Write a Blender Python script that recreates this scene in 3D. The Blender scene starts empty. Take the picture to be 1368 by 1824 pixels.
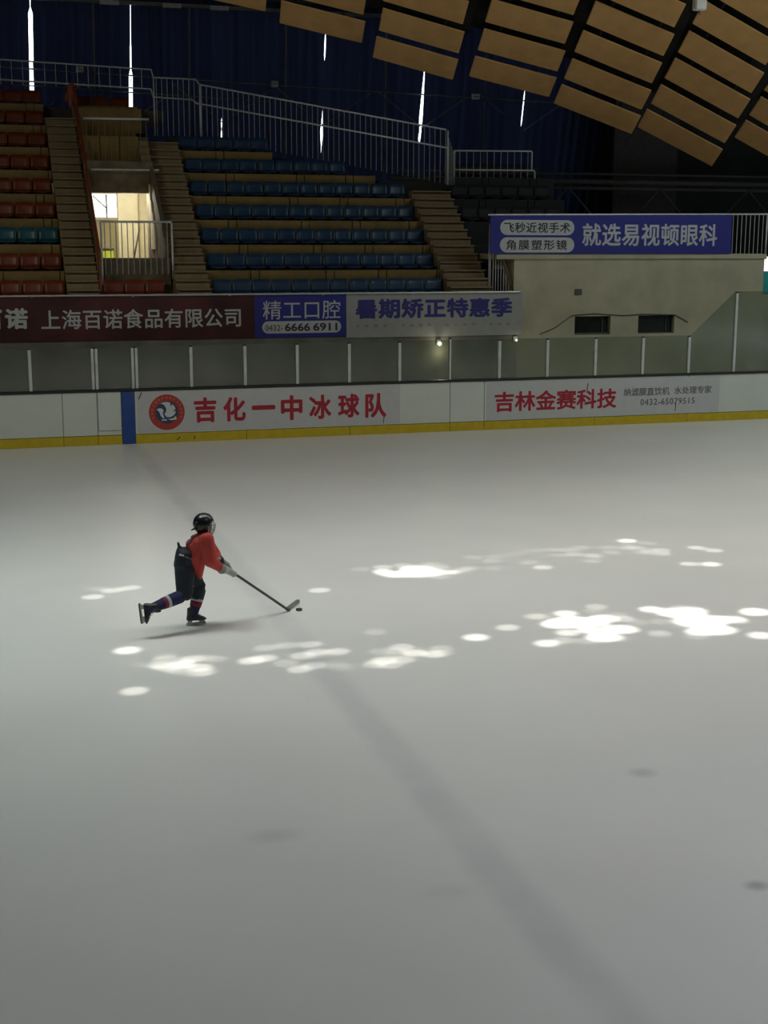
import bpy, bmesh, math, random
from mathutils import Vector, Matrix
from mathutils.bvhtree import BVHTree
random.seed(7)
S = bpy.context.scene
COL = S.collection
R = math.radians

# ------------------------------------------------------------------ camera
F_PX = 2420.0
cd = bpy.data.cameras.new('camera')
cd.sensor_fit = 'VERTICAL'
cd.sensor_height = 36.0
cd.lens = F_PX / 1824.0 * 36.0
cd.clip_end = 300
cam = bpy.data.objects.new('camera', cd)
COL.objects.link(cam)
cam.location = (0, 0, 4.3)
PITCH, YAW, ROLL = R(11.09), R(16.88), R(-0.09)
cam.rotation_mode = 'XYZ'
cam.matrix_world = (Matrix.Translation((0, 0, 4.3)) @ Matrix.Rotation(-YAW, 4, 'Z')
                    @ Matrix.Rotation(math.pi / 2 - PITCH, 4, 'X') @ Matrix.Rotation(-ROLL, 4, 'Z'))
S.camera = cam

# ------------------------------------------------------------------ world, sun, large lights, exposure
w = bpy.data.worlds.new('daylight')
S.world = w
w.use_nodes = True
w.node_tree.nodes['Background'].inputs[0].default_value = (0.75, 0.85, 1.0, 1)
w.node_tree.nodes['Background'].inputs[1].default_value = 1.0
w.cycles.sampling_method = 'NONE'
S.view_settings.view_transform = 'Standard'
S.view_settings.look = 'None'
S.view_settings.exposure = 0.0
S.view_settings.gamma = 1.0
S.view_settings.use_curve_mapping = False

SUN_EL, SUN_AZ = R(64), R(205)          # azimuth of the sun, measured from +X
sun_dir = Vector((math.cos(SUN_EL) * math.cos(SUN_AZ), math.cos(SUN_EL) * math.sin(SUN_AZ), math.sin(SUN_EL)))
sd = bpy.data.lights.new('sun', 'SUN')
sd.energy = 18.0
sd.angle = R(0.85)
sd.color = (1.0, 0.95, 0.88)
sun = bpy.data.objects.new('sun', sd)
COL.objects.link(sun)
sun.rotation_euler = sun_dir.to_track_quat('Z', 'Y').to_euler()
sun.location = (0, 0, 30)

def area(name, loc, sx, sy, power, color, aim=None, spread=180):
    d = bpy.data.lights.new(name, 'AREA')
    d.shape = 'RECTANGLE'
    d.size, d.size_y, d.energy, d.color = sx, sy, power, color
    d.spread = R(spread)
    o = bpy.data.objects.new(name, d)
    COL.objects.link(o)
    o.location = loc
    if aim is not None:
        o.rotation_euler = (Vector(loc) - Vector(aim)).to_track_quat('Z', 'Y').to_euler()
    return o

area('high_bay_lamps', (-1.2, 16.6, 9.6), 2.0, 2.0, 165, (0.86, 1.0, 1.0), spread=130)
area('ridge_skylight', (13.0, 16.8, 10.5), 26, 2.5, 790, (1.0, 0.97, 0.92), spread=140)
area('far_end_skylight', (21.0, 23.0, 12.5), 7, 5, 420, (0.86, 1.0, 0.97))
area('near_lamps', (9.0, 6.5, 11.0), 4, 2, 165, (0.86, 0.88, 1.0), spread=120)
area('stand_fill', (-3.0, 23.0, 9.0), 3, 1, 55, (1.0, 0.97, 0.78), aim=(4.0, 33.5, 3.0), spread=110)  # added warm fill for the stand and left boards, no fixture modelled

# ------------------------------------------------------------------ materials
def nt(m):
    m.use_nodes = True
    return m.node_tree

def mat(name, col, rough=0.6, metal=0.0, var=0.12, scale=6.0, spec=0.5, bump=0.0, bscale=40.0, stretch=(1, 1, 1)):
    m = bpy.data.materials.new(name)
    t = nt(m)
    b = t.nodes['Principled BSDF']
    b.inputs['Roughness'].default_value = rough
    b.inputs['Metallic'].default_value = metal
    b.inputs['Specular IOR Level'].default_value = spec
    tc = t.nodes.new('ShaderNodeTexCoord')
    mp = t.nodes.new('ShaderNodeMapping')
    mp.inputs['Scale'].default_value = stretch
    t.links.new(tc.outputs['Object'], mp.inputs[0])
    n = t.nodes.new('ShaderNodeTexNoise')
    n.inputs['Scale'].default_value = scale
    n.inputs['Detail'].default_value = 4
    t.links.new(mp.outputs[0], n.inputs['Vector'])
    r = t.nodes.new('ShaderNodeValToRGB')
    r.color_ramp.elements[0].position = 0.3
    r.color_ramp.elements[1].position = 0.7
    r.color_ramp.elements[0].color = tuple(c * (1 - var) for c in col) + (1,)
    r.color_ramp.elements[1].color = tuple(min(1, c * (1 + var)) for c in col) + (1,)
    t.links.new(n.outputs['Fac'], r.inputs[0])
    t.links.new(r.outputs[0], b.inputs['Base Color'])
    if bump:
        n2 = t.nodes.new('ShaderNodeTexNoise')
        n2.inputs['Scale'].default_value = bscale
        t.links.new(mp.outputs[0], n2.inputs['Vector'])
        bp = t.nodes.new('ShaderNodeBump')
        bp.inputs['Strength'].default_value = bump
        bp.inputs['Distance'].default_value = 0.02
        t.links.new(n2.outputs['Fac'], bp.inputs['Height'])
        t.links.new(bp.outputs[0], b.inputs['Normal'])
    return m

def emit(name, col, strength, sample=True):
    m = bpy.data.materials.new(name)
    t = nt(m)
    t.nodes.remove(t.nodes['Principled BSDF'])
    e = t.nodes.new('ShaderNodeEmission')
    e.inputs[0].default_value = col + (1,)
    e.inputs[1].default_value = strength
    t.links.new(e.outputs[0], t.nodes['Material Output'].inputs[0])
    if not sample:
        m.cycles.emission_sampling = 'NONE'
    return m

def glass_mat(name, tint, haze, haze_fac):
    m = bpy.data.materials.new(name)
    t = nt(m)
    t.nodes.remove(t.nodes['Principled BSDF'])
    tr = t.nodes.new('ShaderNodeBsdfTransparent')
    tr.inputs[0].default_value = tint + (1,)
    df = t.nodes.new('ShaderNodeBsdfDiffuse')
    df.inputs[0].default_value = haze + (1,)
    gl = t.nodes.new('ShaderNodeBsdfGlossy')
    gl.inputs['Roughness'].default_value = 0.12
    fr = t.nodes.new('ShaderNodeFresnel')
    fr.inputs[0].default_value = 1.5
    m1 = t.nodes.new('ShaderNodeMixShader')
    nz = t.nodes.new('ShaderNodeTexNoise')
    nz.inputs['Scale'].default_value = 1.5
    nz.inputs['Detail'].default_value = 5
    tc = t.nodes.new('ShaderNodeTexCoord')
    t.links.new(tc.outputs['Object'], nz.inputs['Vector'])
    ma = t.nodes.new('ShaderNodeMath')
    ma.operation = 'MULTIPLY'
    ma.inputs[1].default_value = haze_fac * 2
    t.links.new(nz.outputs['Fac'], ma.inputs[0])
    t.links.new(ma.outputs[0], m1.inputs[0])
    t.links.new(tr.outputs[0], m1.inputs[1])
    t.links.new(df.outputs[0], m1.inputs[2])
    m2 = t.nodes.new('ShaderNodeMixShader')
    t.links.new(fr.outputs[0], m2.inputs[0])
    t.links.new(m1.outputs[0], m2.inputs[1])
    t.links.new(gl.outputs[0], m2.inputs[2])
    t.links.new(m2.outputs[0], t.nodes['Material Output'].inputs[0])
    return m

def ice_mat():
    m = bpy.data.materials.new('ice')
    t = nt(m)
    b = t.nodes['Principled BSDF']
    b.inputs['Roughness'].default_value = 0.33
    b.inputs['IOR'].default_value = 1.31
    N, L = t.nodes.new, t.links.new
    geo = N('ShaderNodeNewGeometry')
    sep = N('ShaderNodeSeparateXYZ')
    L(geo.outputs['Position'], sep.inputs[0])
    def math_(op, a, b_=None, clamp=False):
        n = N('ShaderNodeMath')
        n.operation = op
        n.use_clamp = clamp
        for i, v in enumerate((a, b_)):
            if v is None:
                continue
            if isinstance(v, (int, float)):
                n.inputs[i].default_value = v
            else:
                L(v, n.inputs[i])
        return n.outputs[0]
    n1 = N('ShaderNodeTexNoise')
    n1.inputs['Scale'].default_value = 0.35
    n1.inputs['Detail'].default_value = 6
    L(geo.outputs['Position'], n1.inputs['Vector'])
    cr = N('ShaderNodeValToRGB')
    cr.color_ramp.elements[0].position = 0.3
    cr.color_ramp.elements[1].position = 0.7
    cr.color_ramp.elements[0].color = (0.72, 0.73, 0.69, 1)
    cr.color_ramp.elements[1].color = (0.79, 0.795, 0.755, 1)
    L(n1.outputs['Fac'], cr.inputs[0])
    # the painted line frozen under the ice, square to the boards, worn and blurred
    n2 = N('ShaderNodeTexNoise')
    n2.inputs['Scale'].default_value = 1.3
    n2.inputs['Detail'].default_value = 5
    L(geo.outputs['Position'], n2.inputs['Vector'])
    wob = math_('MULTIPLY', math_('SUBTRACT', n2.outputs['Fac'], 0.5), 0.16)
    dx = math_('ABSOLUTE', math_('SUBTRACT', math_('ADD', sep.outputs['X'], wob), 3.33))
    ln = N('ShaderNodeMapRange')
    ln.interpolation_type = 'SMOOTHSTEP'
    ln.inputs['From Min'].default_value = 0.05
    ln.inputs['From Max'].default_value = 0.26
    ln.inputs['To Min'].default_value = 1
    ln.inputs['To Max'].default_value = 0
    L(dx, ln.inputs['Value'])
    fac = math_('MULTIPLY', ln.outputs[0], math_('MULTIPLY', n2.outputs['Fac'], 0.38), True)
    mx = N('ShaderNodeMix')
    mx.data_type = 'RGBA'
    L(fac, mx.inputs[0])
    L(cr.outputs[0], mx.inputs[6])
    mx.inputs[7].default_value = (0.27, 0.31, 0.36, 1)
    col = mx.outputs[2]
    # three old stains in the ice
    for (sx, sy, rx, ry, a) in ((1.96, 9.26, 0.28, 0.16, 0.20), (5.16, 9.59, 0.16, 0.14, 0.35), (4.96, 7.53, 0.12, 0.10, 0.6), (2.9, 8.05, .25, .15, .12)):
        d = N('ShaderNodeVectorMath')
        d.operation = 'SUBTRACT'
        L(geo.outputs['Position'], d.inputs[0])
        d.inputs[1].default_value = (sx, sy, 0)
        d2 = N('ShaderNodeVectorMath')
        d2.operation = 'DIVIDE'
        L(d.outputs[0], d2.inputs[0])
        d2.inputs[1].default_value = (rx, ry, 1)
        ln_ = N('ShaderNodeVectorMath')
        ln_.operation = 'LENGTH'
        L(d2.outputs[0], ln_.inputs[0])
        mr = N('ShaderNodeMapRange')
        mr.interpolation_type = 'SMOOTHSTEP'
        mr.inputs['From Min'].default_value = 0.1
        mr.inputs['From Max'].default_value = 1.1
        mr.inputs['To Min'].default_value = a
        mr.inputs['To Max'].default_value = 0
        L(ln_.outputs['Value'], mr.inputs['Value'])
        q = N('ShaderNodeMix')
        q.data_type = 'RGBA'
        L(mr.outputs[0], q.inputs[0])
        L(col, q.inputs[6])
        q.inputs[7].default_value = (0.25, 0.26, 0.26, 1)
        col = q.outputs[2]
    L(col, b.inputs['Base Color'])
    return m

M = {}
M['ice'] = ice_mat()
M['concrete'] = mat('concrete', (0.20, 0.195, 0.17), 0.85, bump=0.2, var=0.25, scale=2)
M['dark_wall'] = mat('dark_wall', (0.045, 0.047, 0.045), 0.9, var=0.2, scale=1)
M['roof'] = mat('roof_sheet', (0.022, 0.020, 0.017), 0.9)
M['block_wall'] = mat('plaster_wall', (0.60, 0.555, 0.40), 0.9, var=0.14, scale=1.3, bump=0.15, bscale=12)
M['tan'] = mat('tan_terrazzo', (0.27, 0.205, 0.115), 0.8, var=0.18, scale=3)
M['concrete_warm'] = mat('brownish_concrete', (0.17, 0.135, 0.085), 0.85, bump=0.2, var=0.3, scale=3)
M['riser'] = mat('yellow_brown_riser', (0.235, 0.155, 0.048), 0.7, var=0.2, scale=2)
M['floor_tread'] = mat('terrace_tread', (0.10, 0.085, 0.06), 0.85, var=0.2)
M['seat_blue'] = mat('blue_seat_plastic', (0.020, 0.060, 0.135), 0.35, var=0.15)
M['seat_teal'] = mat('teal_seat_plastic', (0.020, 0.12, 0.16), 0.35, var=0.15)
M['seat_red'] = mat('red_seat_plastic', (0.20, 0.037, 0.012), 0.4, var=0.15)
M['dark_shaded'] = mat('dark_shaded_plastic', (0.010, 0.015, 0.020), 0.65, var=0.15)  # dark seats, the block's shadow put into the colour; also on its risers
M['bracket'] = mat('seat_bracket_metal', (0.22, 0.21, 0.18), 0.5, 0.3)
M['steel'] = mat('rail_steel', (0.75, 0.75, 0.77), 0.35, 0.25)
M['rail_dark'] = mat('baluster_steel', (0.42, 0.42, 0.42), 0.45, 0.25)
M['rail_brown'] = mat('brown_rail', (0.20, 0.12, 0.05), 0.6)
M['rail_red'] = mat('red_rail_paint', (0.25, 0.055, 0.02), 0.6, var=0.2)
M['board_white'] = mat('board_plastic', (0.66, 0.70, 0.64), 0.3, var=0.03, scale=2)
M['board_ad'] = mat('advert_film', (0.56, 0.57, 0.57), 0.4, var=0.03)
M['kick'] = mat('yellow_kick_plate', (0.58, 0.43, 0.02), 0.4, var=0.1)
M['cap'] = mat('dark_cap_rail', (0.018, 0.022, 0.02), 0.35)
M['blue_mark'] = mat('blue_board_mark', (0.025, 0.075, 0.30), 0.35)
M['red_print'] = mat('red_print', (0.40, 0.018, 0.035), 0.5)
M['orange_print'] = mat('emblem_red', (0.44, 0.05, 0.035), 0.5)
M['navy_print'] = mat('navy_print', (0.03, 0.065, 0.14), 0.5)
M['white_print'] = mat('white_print', (0.66, 0.68, 0.70), 0.5, var=0.03)
M['black_print'] = mat('black_print', (0.045, 0.045, 0.05), 0.5)
M['grey_print'] = mat('grey_print', (0.17, 0.17, 0.18), 0.5)
M['faint_print'] = mat('faint_print', (0.33, 0.33, 0.33), 0.6)
M['violet_print'] = mat('violet_print', (0.050, 0.045, 0.26), 0.5)
M['maroon'] = mat('maroon_banner', (0.075, 0.019, 0.020), 0.6, var=0.65, scale=0.7)
M['blue_banner'] = mat('blue_banner', (0.035, 0.04, 0.30), 0.6, var=0.08)
M['white_banner'] = mat('white_banner', (0.45, 0.45, 0.44), 0.6, var=0.05)
M['glass'] = glass_mat('rink_glass', (0.70, 0.75, 0.68), (0.42, 0.45, 0.38), 0.13)
M['post'] = mat('white_post', (0.62, 0.65, 0.63), 0.4, 0.1)
M['panel'] = mat('brown_acoustic_panel', (0.72, 0.415, 0.155), 0.85, var=0.10, scale=2.0)
M['window_dark'] = mat('dark_window_glass', (0.016, 0.020, 0.016), 0.12)
M['frame'] = mat('window_frame', (0.12, 0.12, 0.11), 0.6)
M['grey_box'] = mat('grey_fixture', (0.38, 0.38, 0.38), 0.5)
M['white_box'] = mat('white_fixture', (0.72, 0.71, 0.66), 0.5)
M['daylight'] = emit('daylight_pane', (0.93, 0.96, 1.0), 7.0, False)
M['daylight_door'] = emit('lobby_daylight_pane', (1.0, 0.99, 0.97), 5.0, True)
M['cream'] = mat('cream_plaster', (0.78, 0.72, 0.52), 0.8, var=0.06)
M['lime'] = mat('lime_plastic', (0.75, 0.85, 0.10), 0.5)
M['turquoise'] = mat('turquoise_board', (0.04, 0.50, 0.50), 0.5)
M['bulb'] = emit('lamp_bulb', (1.0, 0.93, 0.72), 6.0, True)

def curtain_mat():
    m = bpy.data.materials.new('blue_curtain')
    t = nt(m)
    b = t.nodes['Principled BSDF']
    b.inputs['Base Color'].default_value = (0.012, 0.016, 0.040, 1)
    b.inputs['Roughness'].default_value = 0.9
    tl = t.nodes.new('ShaderNodeBsdfTranslucent')
    wv = t.nodes.new('ShaderNodeTexNoise')
    wv.inputs['Scale'].default_value = 1.4
    tc = t.nodes.new('ShaderNodeTexCoord')
    mp = t.nodes.new('ShaderNodeMapping')
    mp.inputs['Scale'].default_value = (3, 1, 0.15)
    t.links.new(tc.outputs['Object'], mp.inputs[0])
    t.links.new(mp.outputs[0], wv.inputs['Vector'])
    cr = t.nodes.new('ShaderNodeValToRGB')
    cr.color_ramp.elements[0].position = 0.25
    cr.color_ramp.elements[0].color = (0.0008, 0.0011, 0.0028, 1)
    cr.color_ramp.elements[1].position = 0.75
    cr.color_ramp.elements[1].color = (0.0014, 0.0021, 0.0050, 1)
    t.links.new(wv.outputs['Fac'], cr.inputs[0])
    t.links.new(cr.outputs[0], tl.inputs[0])
    mx = t.nodes.new('ShaderNodeMixShader')
    mx.inputs[0].default_value = 0.35
    t.links.new(b.outputs[0], mx.inputs[1])
    t.links.new(tl.outputs[0], mx.inputs[2])
    t.links.new(mx.outputs[0], t.nodes['Material Output'].inputs[0])
    return m
M['curtain'] = curtain_mat()

# ------------------------------------------------------------------ helpers
class MB:
    """collects geometry for one mesh object"""
    def __init__(self):
        self.bm = bmesh.new()
    def box(self, x0, x1, y0, y1, z0, z1, bevel=0.0):
        v = [self.bm.verts.new((x, y, z)) for x in (x0, x1) for y in (y0, y1) for z in (z0, z1)]
        fs = []
        for f in ((0, 1, 3, 2), (4, 6, 7, 5), (0, 4, 5, 1), (2, 3, 7, 6), (0, 2, 6, 4), (1, 5, 7, 3)):
            fs.append(self.bm.faces.new([v[i] for i in f]))
        if bevel:
            es = list({e for f in fs for e in f.edges})
            bmesh.ops.bevel(self.bm, geom=es, offset=bevel, segments=1, affect='EDGES', profile=0.5)
        return self
    def tube(self, pts, r, seg=8, cap=True):
        pts = [Vector(p) for p in pts]
        n = len(pts)
        rings = []
        for i, p in enumerate(pts):
            if i == 0: d = pts[1] - pts[0]
            elif i == n - 1: d = pts[-1] - pts[-2]
            else: d = (pts[i + 1] - p).normalized() + (p - pts[i - 1]).normalized()
            d = d.normalized() if d.length > 1e-9 else Vector((0, 0, 1))
            a = d.orthogonal().normalized() if i == 0 else None
            if a is None:
                a = prev - d * prev.dot(d)
                a = a.normalized() if a.length > 1e-6 else d.orthogonal().normalized()
            prev = a
            b = d.cross(a)
            rr = r[i] if isinstance(r, (list, tuple)) else r
            rings.append([self.bm.verts.new(p + (a * math.cos(2 * math.pi * k / seg) + b * math.sin(2 * math.pi * k / seg)) * rr) for k in range(seg)])
        for i in range(n - 1):
            for k in range(seg):
                self.bm.faces.new((rings[i][k], rings[i][(k + 1) % seg], rings[i + 1][(k + 1) % seg], rings[i + 1][k]))
        if cap:
            self.bm.faces.new(rings[0][::-1])
            self.bm.faces.new(rings[-1])
        return self
    def prism(self, poly, ya, yb):
        """outline in (x, z), extruded along y from ya (front) to yb"""
        a = [self.bm.verts.new((x, ya, z)) for x, z in poly]
        b = [self.bm.verts.new((x, yb, z)) for x, z in poly]
        n = len(poly)
        self.bm.faces.new(a)
        self.bm.faces.new(b[::-1])
        for i in range(n):
            self.bm.faces.new((a[i], b[i], b[(i + 1) % n], a[(i + 1) % n]))
        return self
    def hull(self, spheres, seg=10):
        """convex hull of ellipsoids: (centre, radius or (rx, ry, rz))"""
        vs = []
        for c, r in spheres:
            c = Vector(c)
            r = r if isinstance(r, (tuple, list)) else (r, r, r)
            for i in range(1, seg // 2 + 2):
                th = math.pi * i / (seg // 2 + 2)
                for k in range(seg):
                    ph = 2 * math.pi * k / seg
                    vs.append(self.bm.verts.new(c + Vector((r[0] * math.sin(th) * math.cos(ph), r[1] * math.sin(th) * math.sin(ph), r[2] * math.cos(th)))))
            vs.append(self.bm.verts.new(c + Vector((0, 0, r[2]))))
            vs.append(self.bm.verts.new(c - Vector((0, 0, r[2]))))
        res = bmesh.ops.convex_hull(self.bm, input=vs)
        dead = [g for g in res['geom_interior'] + res['geom_unused'] if isinstance(g, bmesh.types.BMVert)]
        bmesh.ops.delete(self.bm, geom=list(set(dead)), context='VERTS')
        return self
    def mesh(self, name, smooth=False):
        bmesh.ops.recalc_face_normals(self.bm, faces=self.bm.faces)
        me = bpy.data.meshes.new(name)
        self.bm.to_mesh(me)
        self.bm.free()
        if smooth:
            for f in me.polygons: f.use_smooth = True
        return me

def put(name, me, m, parent=None, loc=None):
    o = bpy.data.objects.new(name, me)
    COL.objects.link(o)
    if m is not None and (len(me.materials) == 0):
        me.materials.append(M[m] if isinstance(m, str) else m)
    if parent is not None: o.parent = parent
    if loc is not None: o.location = loc
    return o

def build(mb, name, m, parent=None, smooth=False, loc=None):
    return put(name, mb.mesh(name, smooth), m, parent, loc)

def empty(name, loc=(0, 0, 0), rz=0.0):
    o = bpy.data.objects.new(name, None)
    COL.objects.link(o)
    o.location = loc
    o.rotation_euler = (0, 0, rz)
    o.empty_display_size = 0.2
    return o

def tag(o, label=None, cat=None, group=None, kind=None):
    if label: o['label'] = label
    if cat: o['category'] = cat
    if group: o['group'] = group
    if kind: o['kind'] = kind
    return o

def copy_tree(o, parent=None):
    c = o.copy()
    COL.objects.link(c)
    c.parent = parent
    for ch in list(o.children):
        copy_tree(ch, c)
    return c

def text_mesh(body, bold=0.0, spacing=1.0):
    c = bpy.data.curves.new('lettering', 'FONT')
    c.body = body
    c.space_character = spacing
    c.extrude = 0.004
    c.resolution_u = 3
    o = bpy.data.objects.new('lettering', c)
    COL.objects.link(o)
    dg = bpy.context.evaluated_depsgraph_get()
    dg.update()
    me = bpy.data.meshes.new_from_object(o.evaluated_get(dg))
    bpy.data.objects.remove(o)
    bpy.data.curves.remove(c)
    me.materials.clear()
    if bold > 0:                      # thicken the strokes: slightly shifted layers of the same glyphs
        b = bmesh.new()
        for i, (dx, dy) in enumerate(((0, 0), (1, 0), (-1, 0), (0, 1), (0, -1), (.7, .7), (-.7, .7), (.7, -.7), (-.7, -.7))):
            t = me.copy()
            t.transform(Matrix.Translation((dx * bold, dy * bold, -i * .0006)))
            b.from_mesh(t)
            bpy.data.meshes.remove(t)
        b.to_mesh(me)
        b.free()
    return me

def lettering(body, x0, x1, z0, z1, y, m, parent, bold=0.015, spacing=1.0, shear=0.0, label=None):
    """upright lettering on a wall that faces -Y, fitted into x0..x1, z0..z1"""
    me = text_mesh(body, bold, spacing)
    xs = [v.co.x for v in me.vertices]; ys = [v.co.y for v in me.vertices]
    a, b, c, d = min(xs), max(xs), min(ys), max(ys)
    for v in me.vertices:
        X = x0 + (v.co.x - a) / (b - a) * (x1 - x0)
        Z = z0 + (v.co.y - c) / (d - c) * (z1 - z0)
        v.co = (X, y - (v.co.z + 0.004) * 0.5, Z)
    me.update()
    o = put('lettering', me, m, parent)
    if label: o['label'] = label
    return o

ORD = ['first', 'second', 'third', 'fourth', 'fifth', 'sixth', 'seventh', 'eighth', 'ninth', 'tenth', 'eleventh', 'twelfth', 'thirteenth', 'fourteenth']

# ------------------------------------------------------------------ shell: ice, ground, walls, roof
YB = 30.05                                     # ice-side face of the far boards
build(MB().box(-24, 32, -6, YB + 0.12, -0.06, 0.0), 'floor', 'ice')
tag(bpy.data.objects['floor'], 'pale grey ice of the rink with a faint blurred line', kind='structure')
o = build(MB().box(-26, 40, YB + 0.12, 45, -0.10, 0.02), 'floor_walkway', 'concrete'); tag(o, kind='structure')
o = build(MB().box(-26, -25.7, -16, 46, -0.1, 15.2), 'wall_left', 'dark_wall'); tag(o, kind='structure')
o = build(MB().box(40, 40.3, -16, 46, -0.1, 15.2), 'wall_right', 'dark_wall'); tag(o, kind='structure')
o = build(MB().box(-26, 40, -16.3, -16, -0.1, 15.2), 'wall_rear', 'dark_wall'); tag(o, kind='structure')
o = build(MB().box(-26, 40, -16, -6, -0.1, -0.02), 'floor_rear', 'concrete'); tag(o, kind='structure')

# roof with the holes the sun comes through: (x, y on the ice, hole radius x, y)
ROOF_Z = 15.0
SPOTS = [(5.24, 13.72, .085, .085), (5.91, 13.28, .08, .08), (8.83, 13.78, .12, .10), (8.34, 12.88, .09, .08), (7.69, 14.24, .09, .09),
         (9.19, 17.84, .085, .085), (9.60, 16.14, .085, .075), (9.33, 16.24, .05, .04), (10.09, 16.90, .055, .055), (9.95, 17.12, .045, .045), (1.45, 14.33, .085, .085),
         (1.95, 13.66, .075, .065), (1.72, 13.70, .04, .04), (2.08, 13.82, .04, .04), (2.10, 13.50, .05, .05), (1.88, 13.45, .035, .035), (1.80, 13.9, .03, .03), (2.30, 13.75, .025, .025),
         (2.66, 13.58, .065, .06), (2.82, 13.62, .04, .04), (3.22, 13.60, .055, .05), (3.39, 13.68, .055, .05), (3.08, 13.15, .04, .04), (3.25, 13.22, .035, .035), (2.9, 14.0, .03, .03), (3.15, 14.02, .03, .03), (3.4, 14.0, .028, .028),
         (4.20, 13.15, .055, .045), (4.40, 13.35, .06, .06), (4.58, 13.25, .045, .045), (4.02, 13.02, .045, .03), (4.33, 13.60, .04, .04), (4.72, 13.42, .03, .03), (3.88, 13.08, .04, .03),
         (4.08, 16.27, .045, .045), (5.73, 13.99, .045, .045), (1.36, 12.93, .05, .045), (1.30, 16.75, .045, .045), (1.55, 17.00, .045, .04), (1.78, 17.08, .04, .04), (1.42, 17.15, .025, .025),
         (4.23, 14.26, .025, .025), (8.05, 17.25, .03, .03), (8.30, 17.05, .03, .03), (8.12, 16.80, .028, .028), (8.70, 17.5, .026, .026), (8.95, 17.4, .028, .028), (8.62, 17.2, .026, .026), (9.4, 17.6, .025, .025), (6.79, 17.2, .024, .024), (6.65, 16.75, .02, .02),
         (7.9, 17.6, .025, .025),
         (5.55, 16.80, .36, .16), (5.62, 17.05, .16, .10), (5.15, 16.98, .05, .12), (6.0, 16.72, .05, .06), (5.22, 17.25, .04, .04),
         (6.50, 13.98, .27, .17), (6.80, 13.90, .05, .18), (6.62, 14.36, .09, .08), (6.95, 14.02, .11, .10), (6.93, 13.55, .15, .10), (6.62, 13.32, .13, .12), (6.58, 13.63, .09, .09), (6.30, 13.6, .05, .06),
         (7.98, 13.98, .24, .17), (8.02, 13.58, .30, .17), (7.92, 13.22, .24, .12), (8.42, 13.55, .05, .10)]
off = sun_dir * (ROOF_Z / sun_dir.z)
rr = random.Random(3)
for (cx, cy, sx, sy, n) in ((5.6, 16.9, .75, .45, 12), (6.65, 13.85, .65, .7, 14), (8.05, 13.6, .6, .6, 10), (2.0, 13.65, .5, .35, 9), (4.35, 13.3, .5, .35, 8), (8.5, 17.2, .9, .5, 12), (3.2, 13.55, .5, .5, 8), (6.9, 17.1, .6, .5, 6)):
    for i in range(n):
        r_ = rr.uniform(.018, .036)
        SPOTS.append((cx + rr.uniform(-sx, sx), cy + rr.uniform(-sy, sy), r_, r_))
cv = [Vector((-26, -16.3)), Vector((40.3, -16.3)), Vector((40.3, 46)), Vector((-26, 46))]
ce = [(0, 1), (1, 2), (2, 3), (3, 0)]
holes = []
for (x, y, rx, ry) in SPOTS:
    if .05 < rx < 0.1: rx, ry = rx * .8, ry * .8
    n = 12 if rx < 0.12 else 18
    ph = rr.random() * 6
    pts = []
    for k in range(n):
        a = 2 * math.pi * k / n
        j = 1.0 if rx < 0.07 else 1 + 0.12 * math.sin(3 * a + ph) + 0.06 * math.sin(5 * a + 2 * ph)
        pts.append(Vector((x + off.x + rx * j * math.cos(a), y + off.y + ry * j * math.sin(a))))
    i0 = len(cv)
    cv += pts
    ce += [(i0 + k, i0 + (k + 1) % n) for k in range(n)]
    holes.append(pts)
def inside(q, poly):
    c = False
    for i in range(len(poly)):
        p, r = poly[i], poly[i - 1]
        if (p.y > q.y) != (r.y > q.y) and q.x < (r.x - p.x) * (q.y - p.y) / (r.y - p.y) + p.x:
            c = not c
    return c
from mathutils.geometry import delaunay_2d_cdt
ov, oe, of = delaunay_2d_cdt(cv, ce, [], 0, 1e-5)[:3]
keep = []
for f in of:
    c = sum((ov[i] for i in f), Vector((0, 0))) / len(f)
    if not any(inside(c, h) for h in holes):
        keep.append(list(f))
me = bpy.data.meshes.new('ceiling')
me.from_pydata([(v.x, v.y, ROOF_Z) for v in ov], [], keep)
me.update()
o = put('ceiling', me, 'roof')
tag(o, 'dark roof high above the rink', kind='structure')

# ------------------------------------------------------------------ boards
boards = tag(empty('rink_boards', (10, YB, 0)), 'white rink boards with red lettering and a yellow kick plate along the ice', 'rink boards')
def bpart(mb, name, m, parent=boards, smooth=False):
    o = build(mb, name, m, None, smooth)
    o.data.transform(Matrix.Translation(-Vector((10, YB, 0))) if parent is boards else Matrix.Identity(4))
    o.parent = parent
    return o
BX = [-3.0, -0.6, 1.84, 2.58, 3.10]
for a, b in ((-3.0, -0.6), (-0.6, 1.84), (1.84, 2.58), (2.58, 3.10), (3.39, 5.87), (5.87, 8.29), (8.29, 10.74), (10.74, 11.6), (11.6, 14.47), (14.47, 17.0), (17.0, 19.5), (19.5, 22.5)):
    bpart(MB().box(a + .006, b - .006, YB, YB + .10, .21, 1.16, .005), 'board_panel', 'board_white')
    bpart(MB().box(a + .004, b - .004, YB - .012, YB + .10, .0, .20, .005), 'kick_plate', 'kick')
bpart(MB().box(-3.0, 22.5, YB + .03, YB + .09, .0, 1.16), 'board_core', 'faint_print')
bpart(MB().box(-3.0, 22.5, YB - .03, YB + .13, 1.16, 1.215, .01), 'cap_rail', 'cap')
bpart(MB().box(3.105, 3.385, YB - .016, YB + .10, 0.0, 1.158, .006), 'blue_line_marker', 'blue_mark')
bpart(MB().box(2.60, 3.09, YB - .006, YB + .02, .30, .318), 'gate_seam', 'faint_print')
bpart(MB().box(2.585, 2.597, YB - .006, YB + .02, .31, 1.15), 'gate_seam', 'faint_print')
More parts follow.
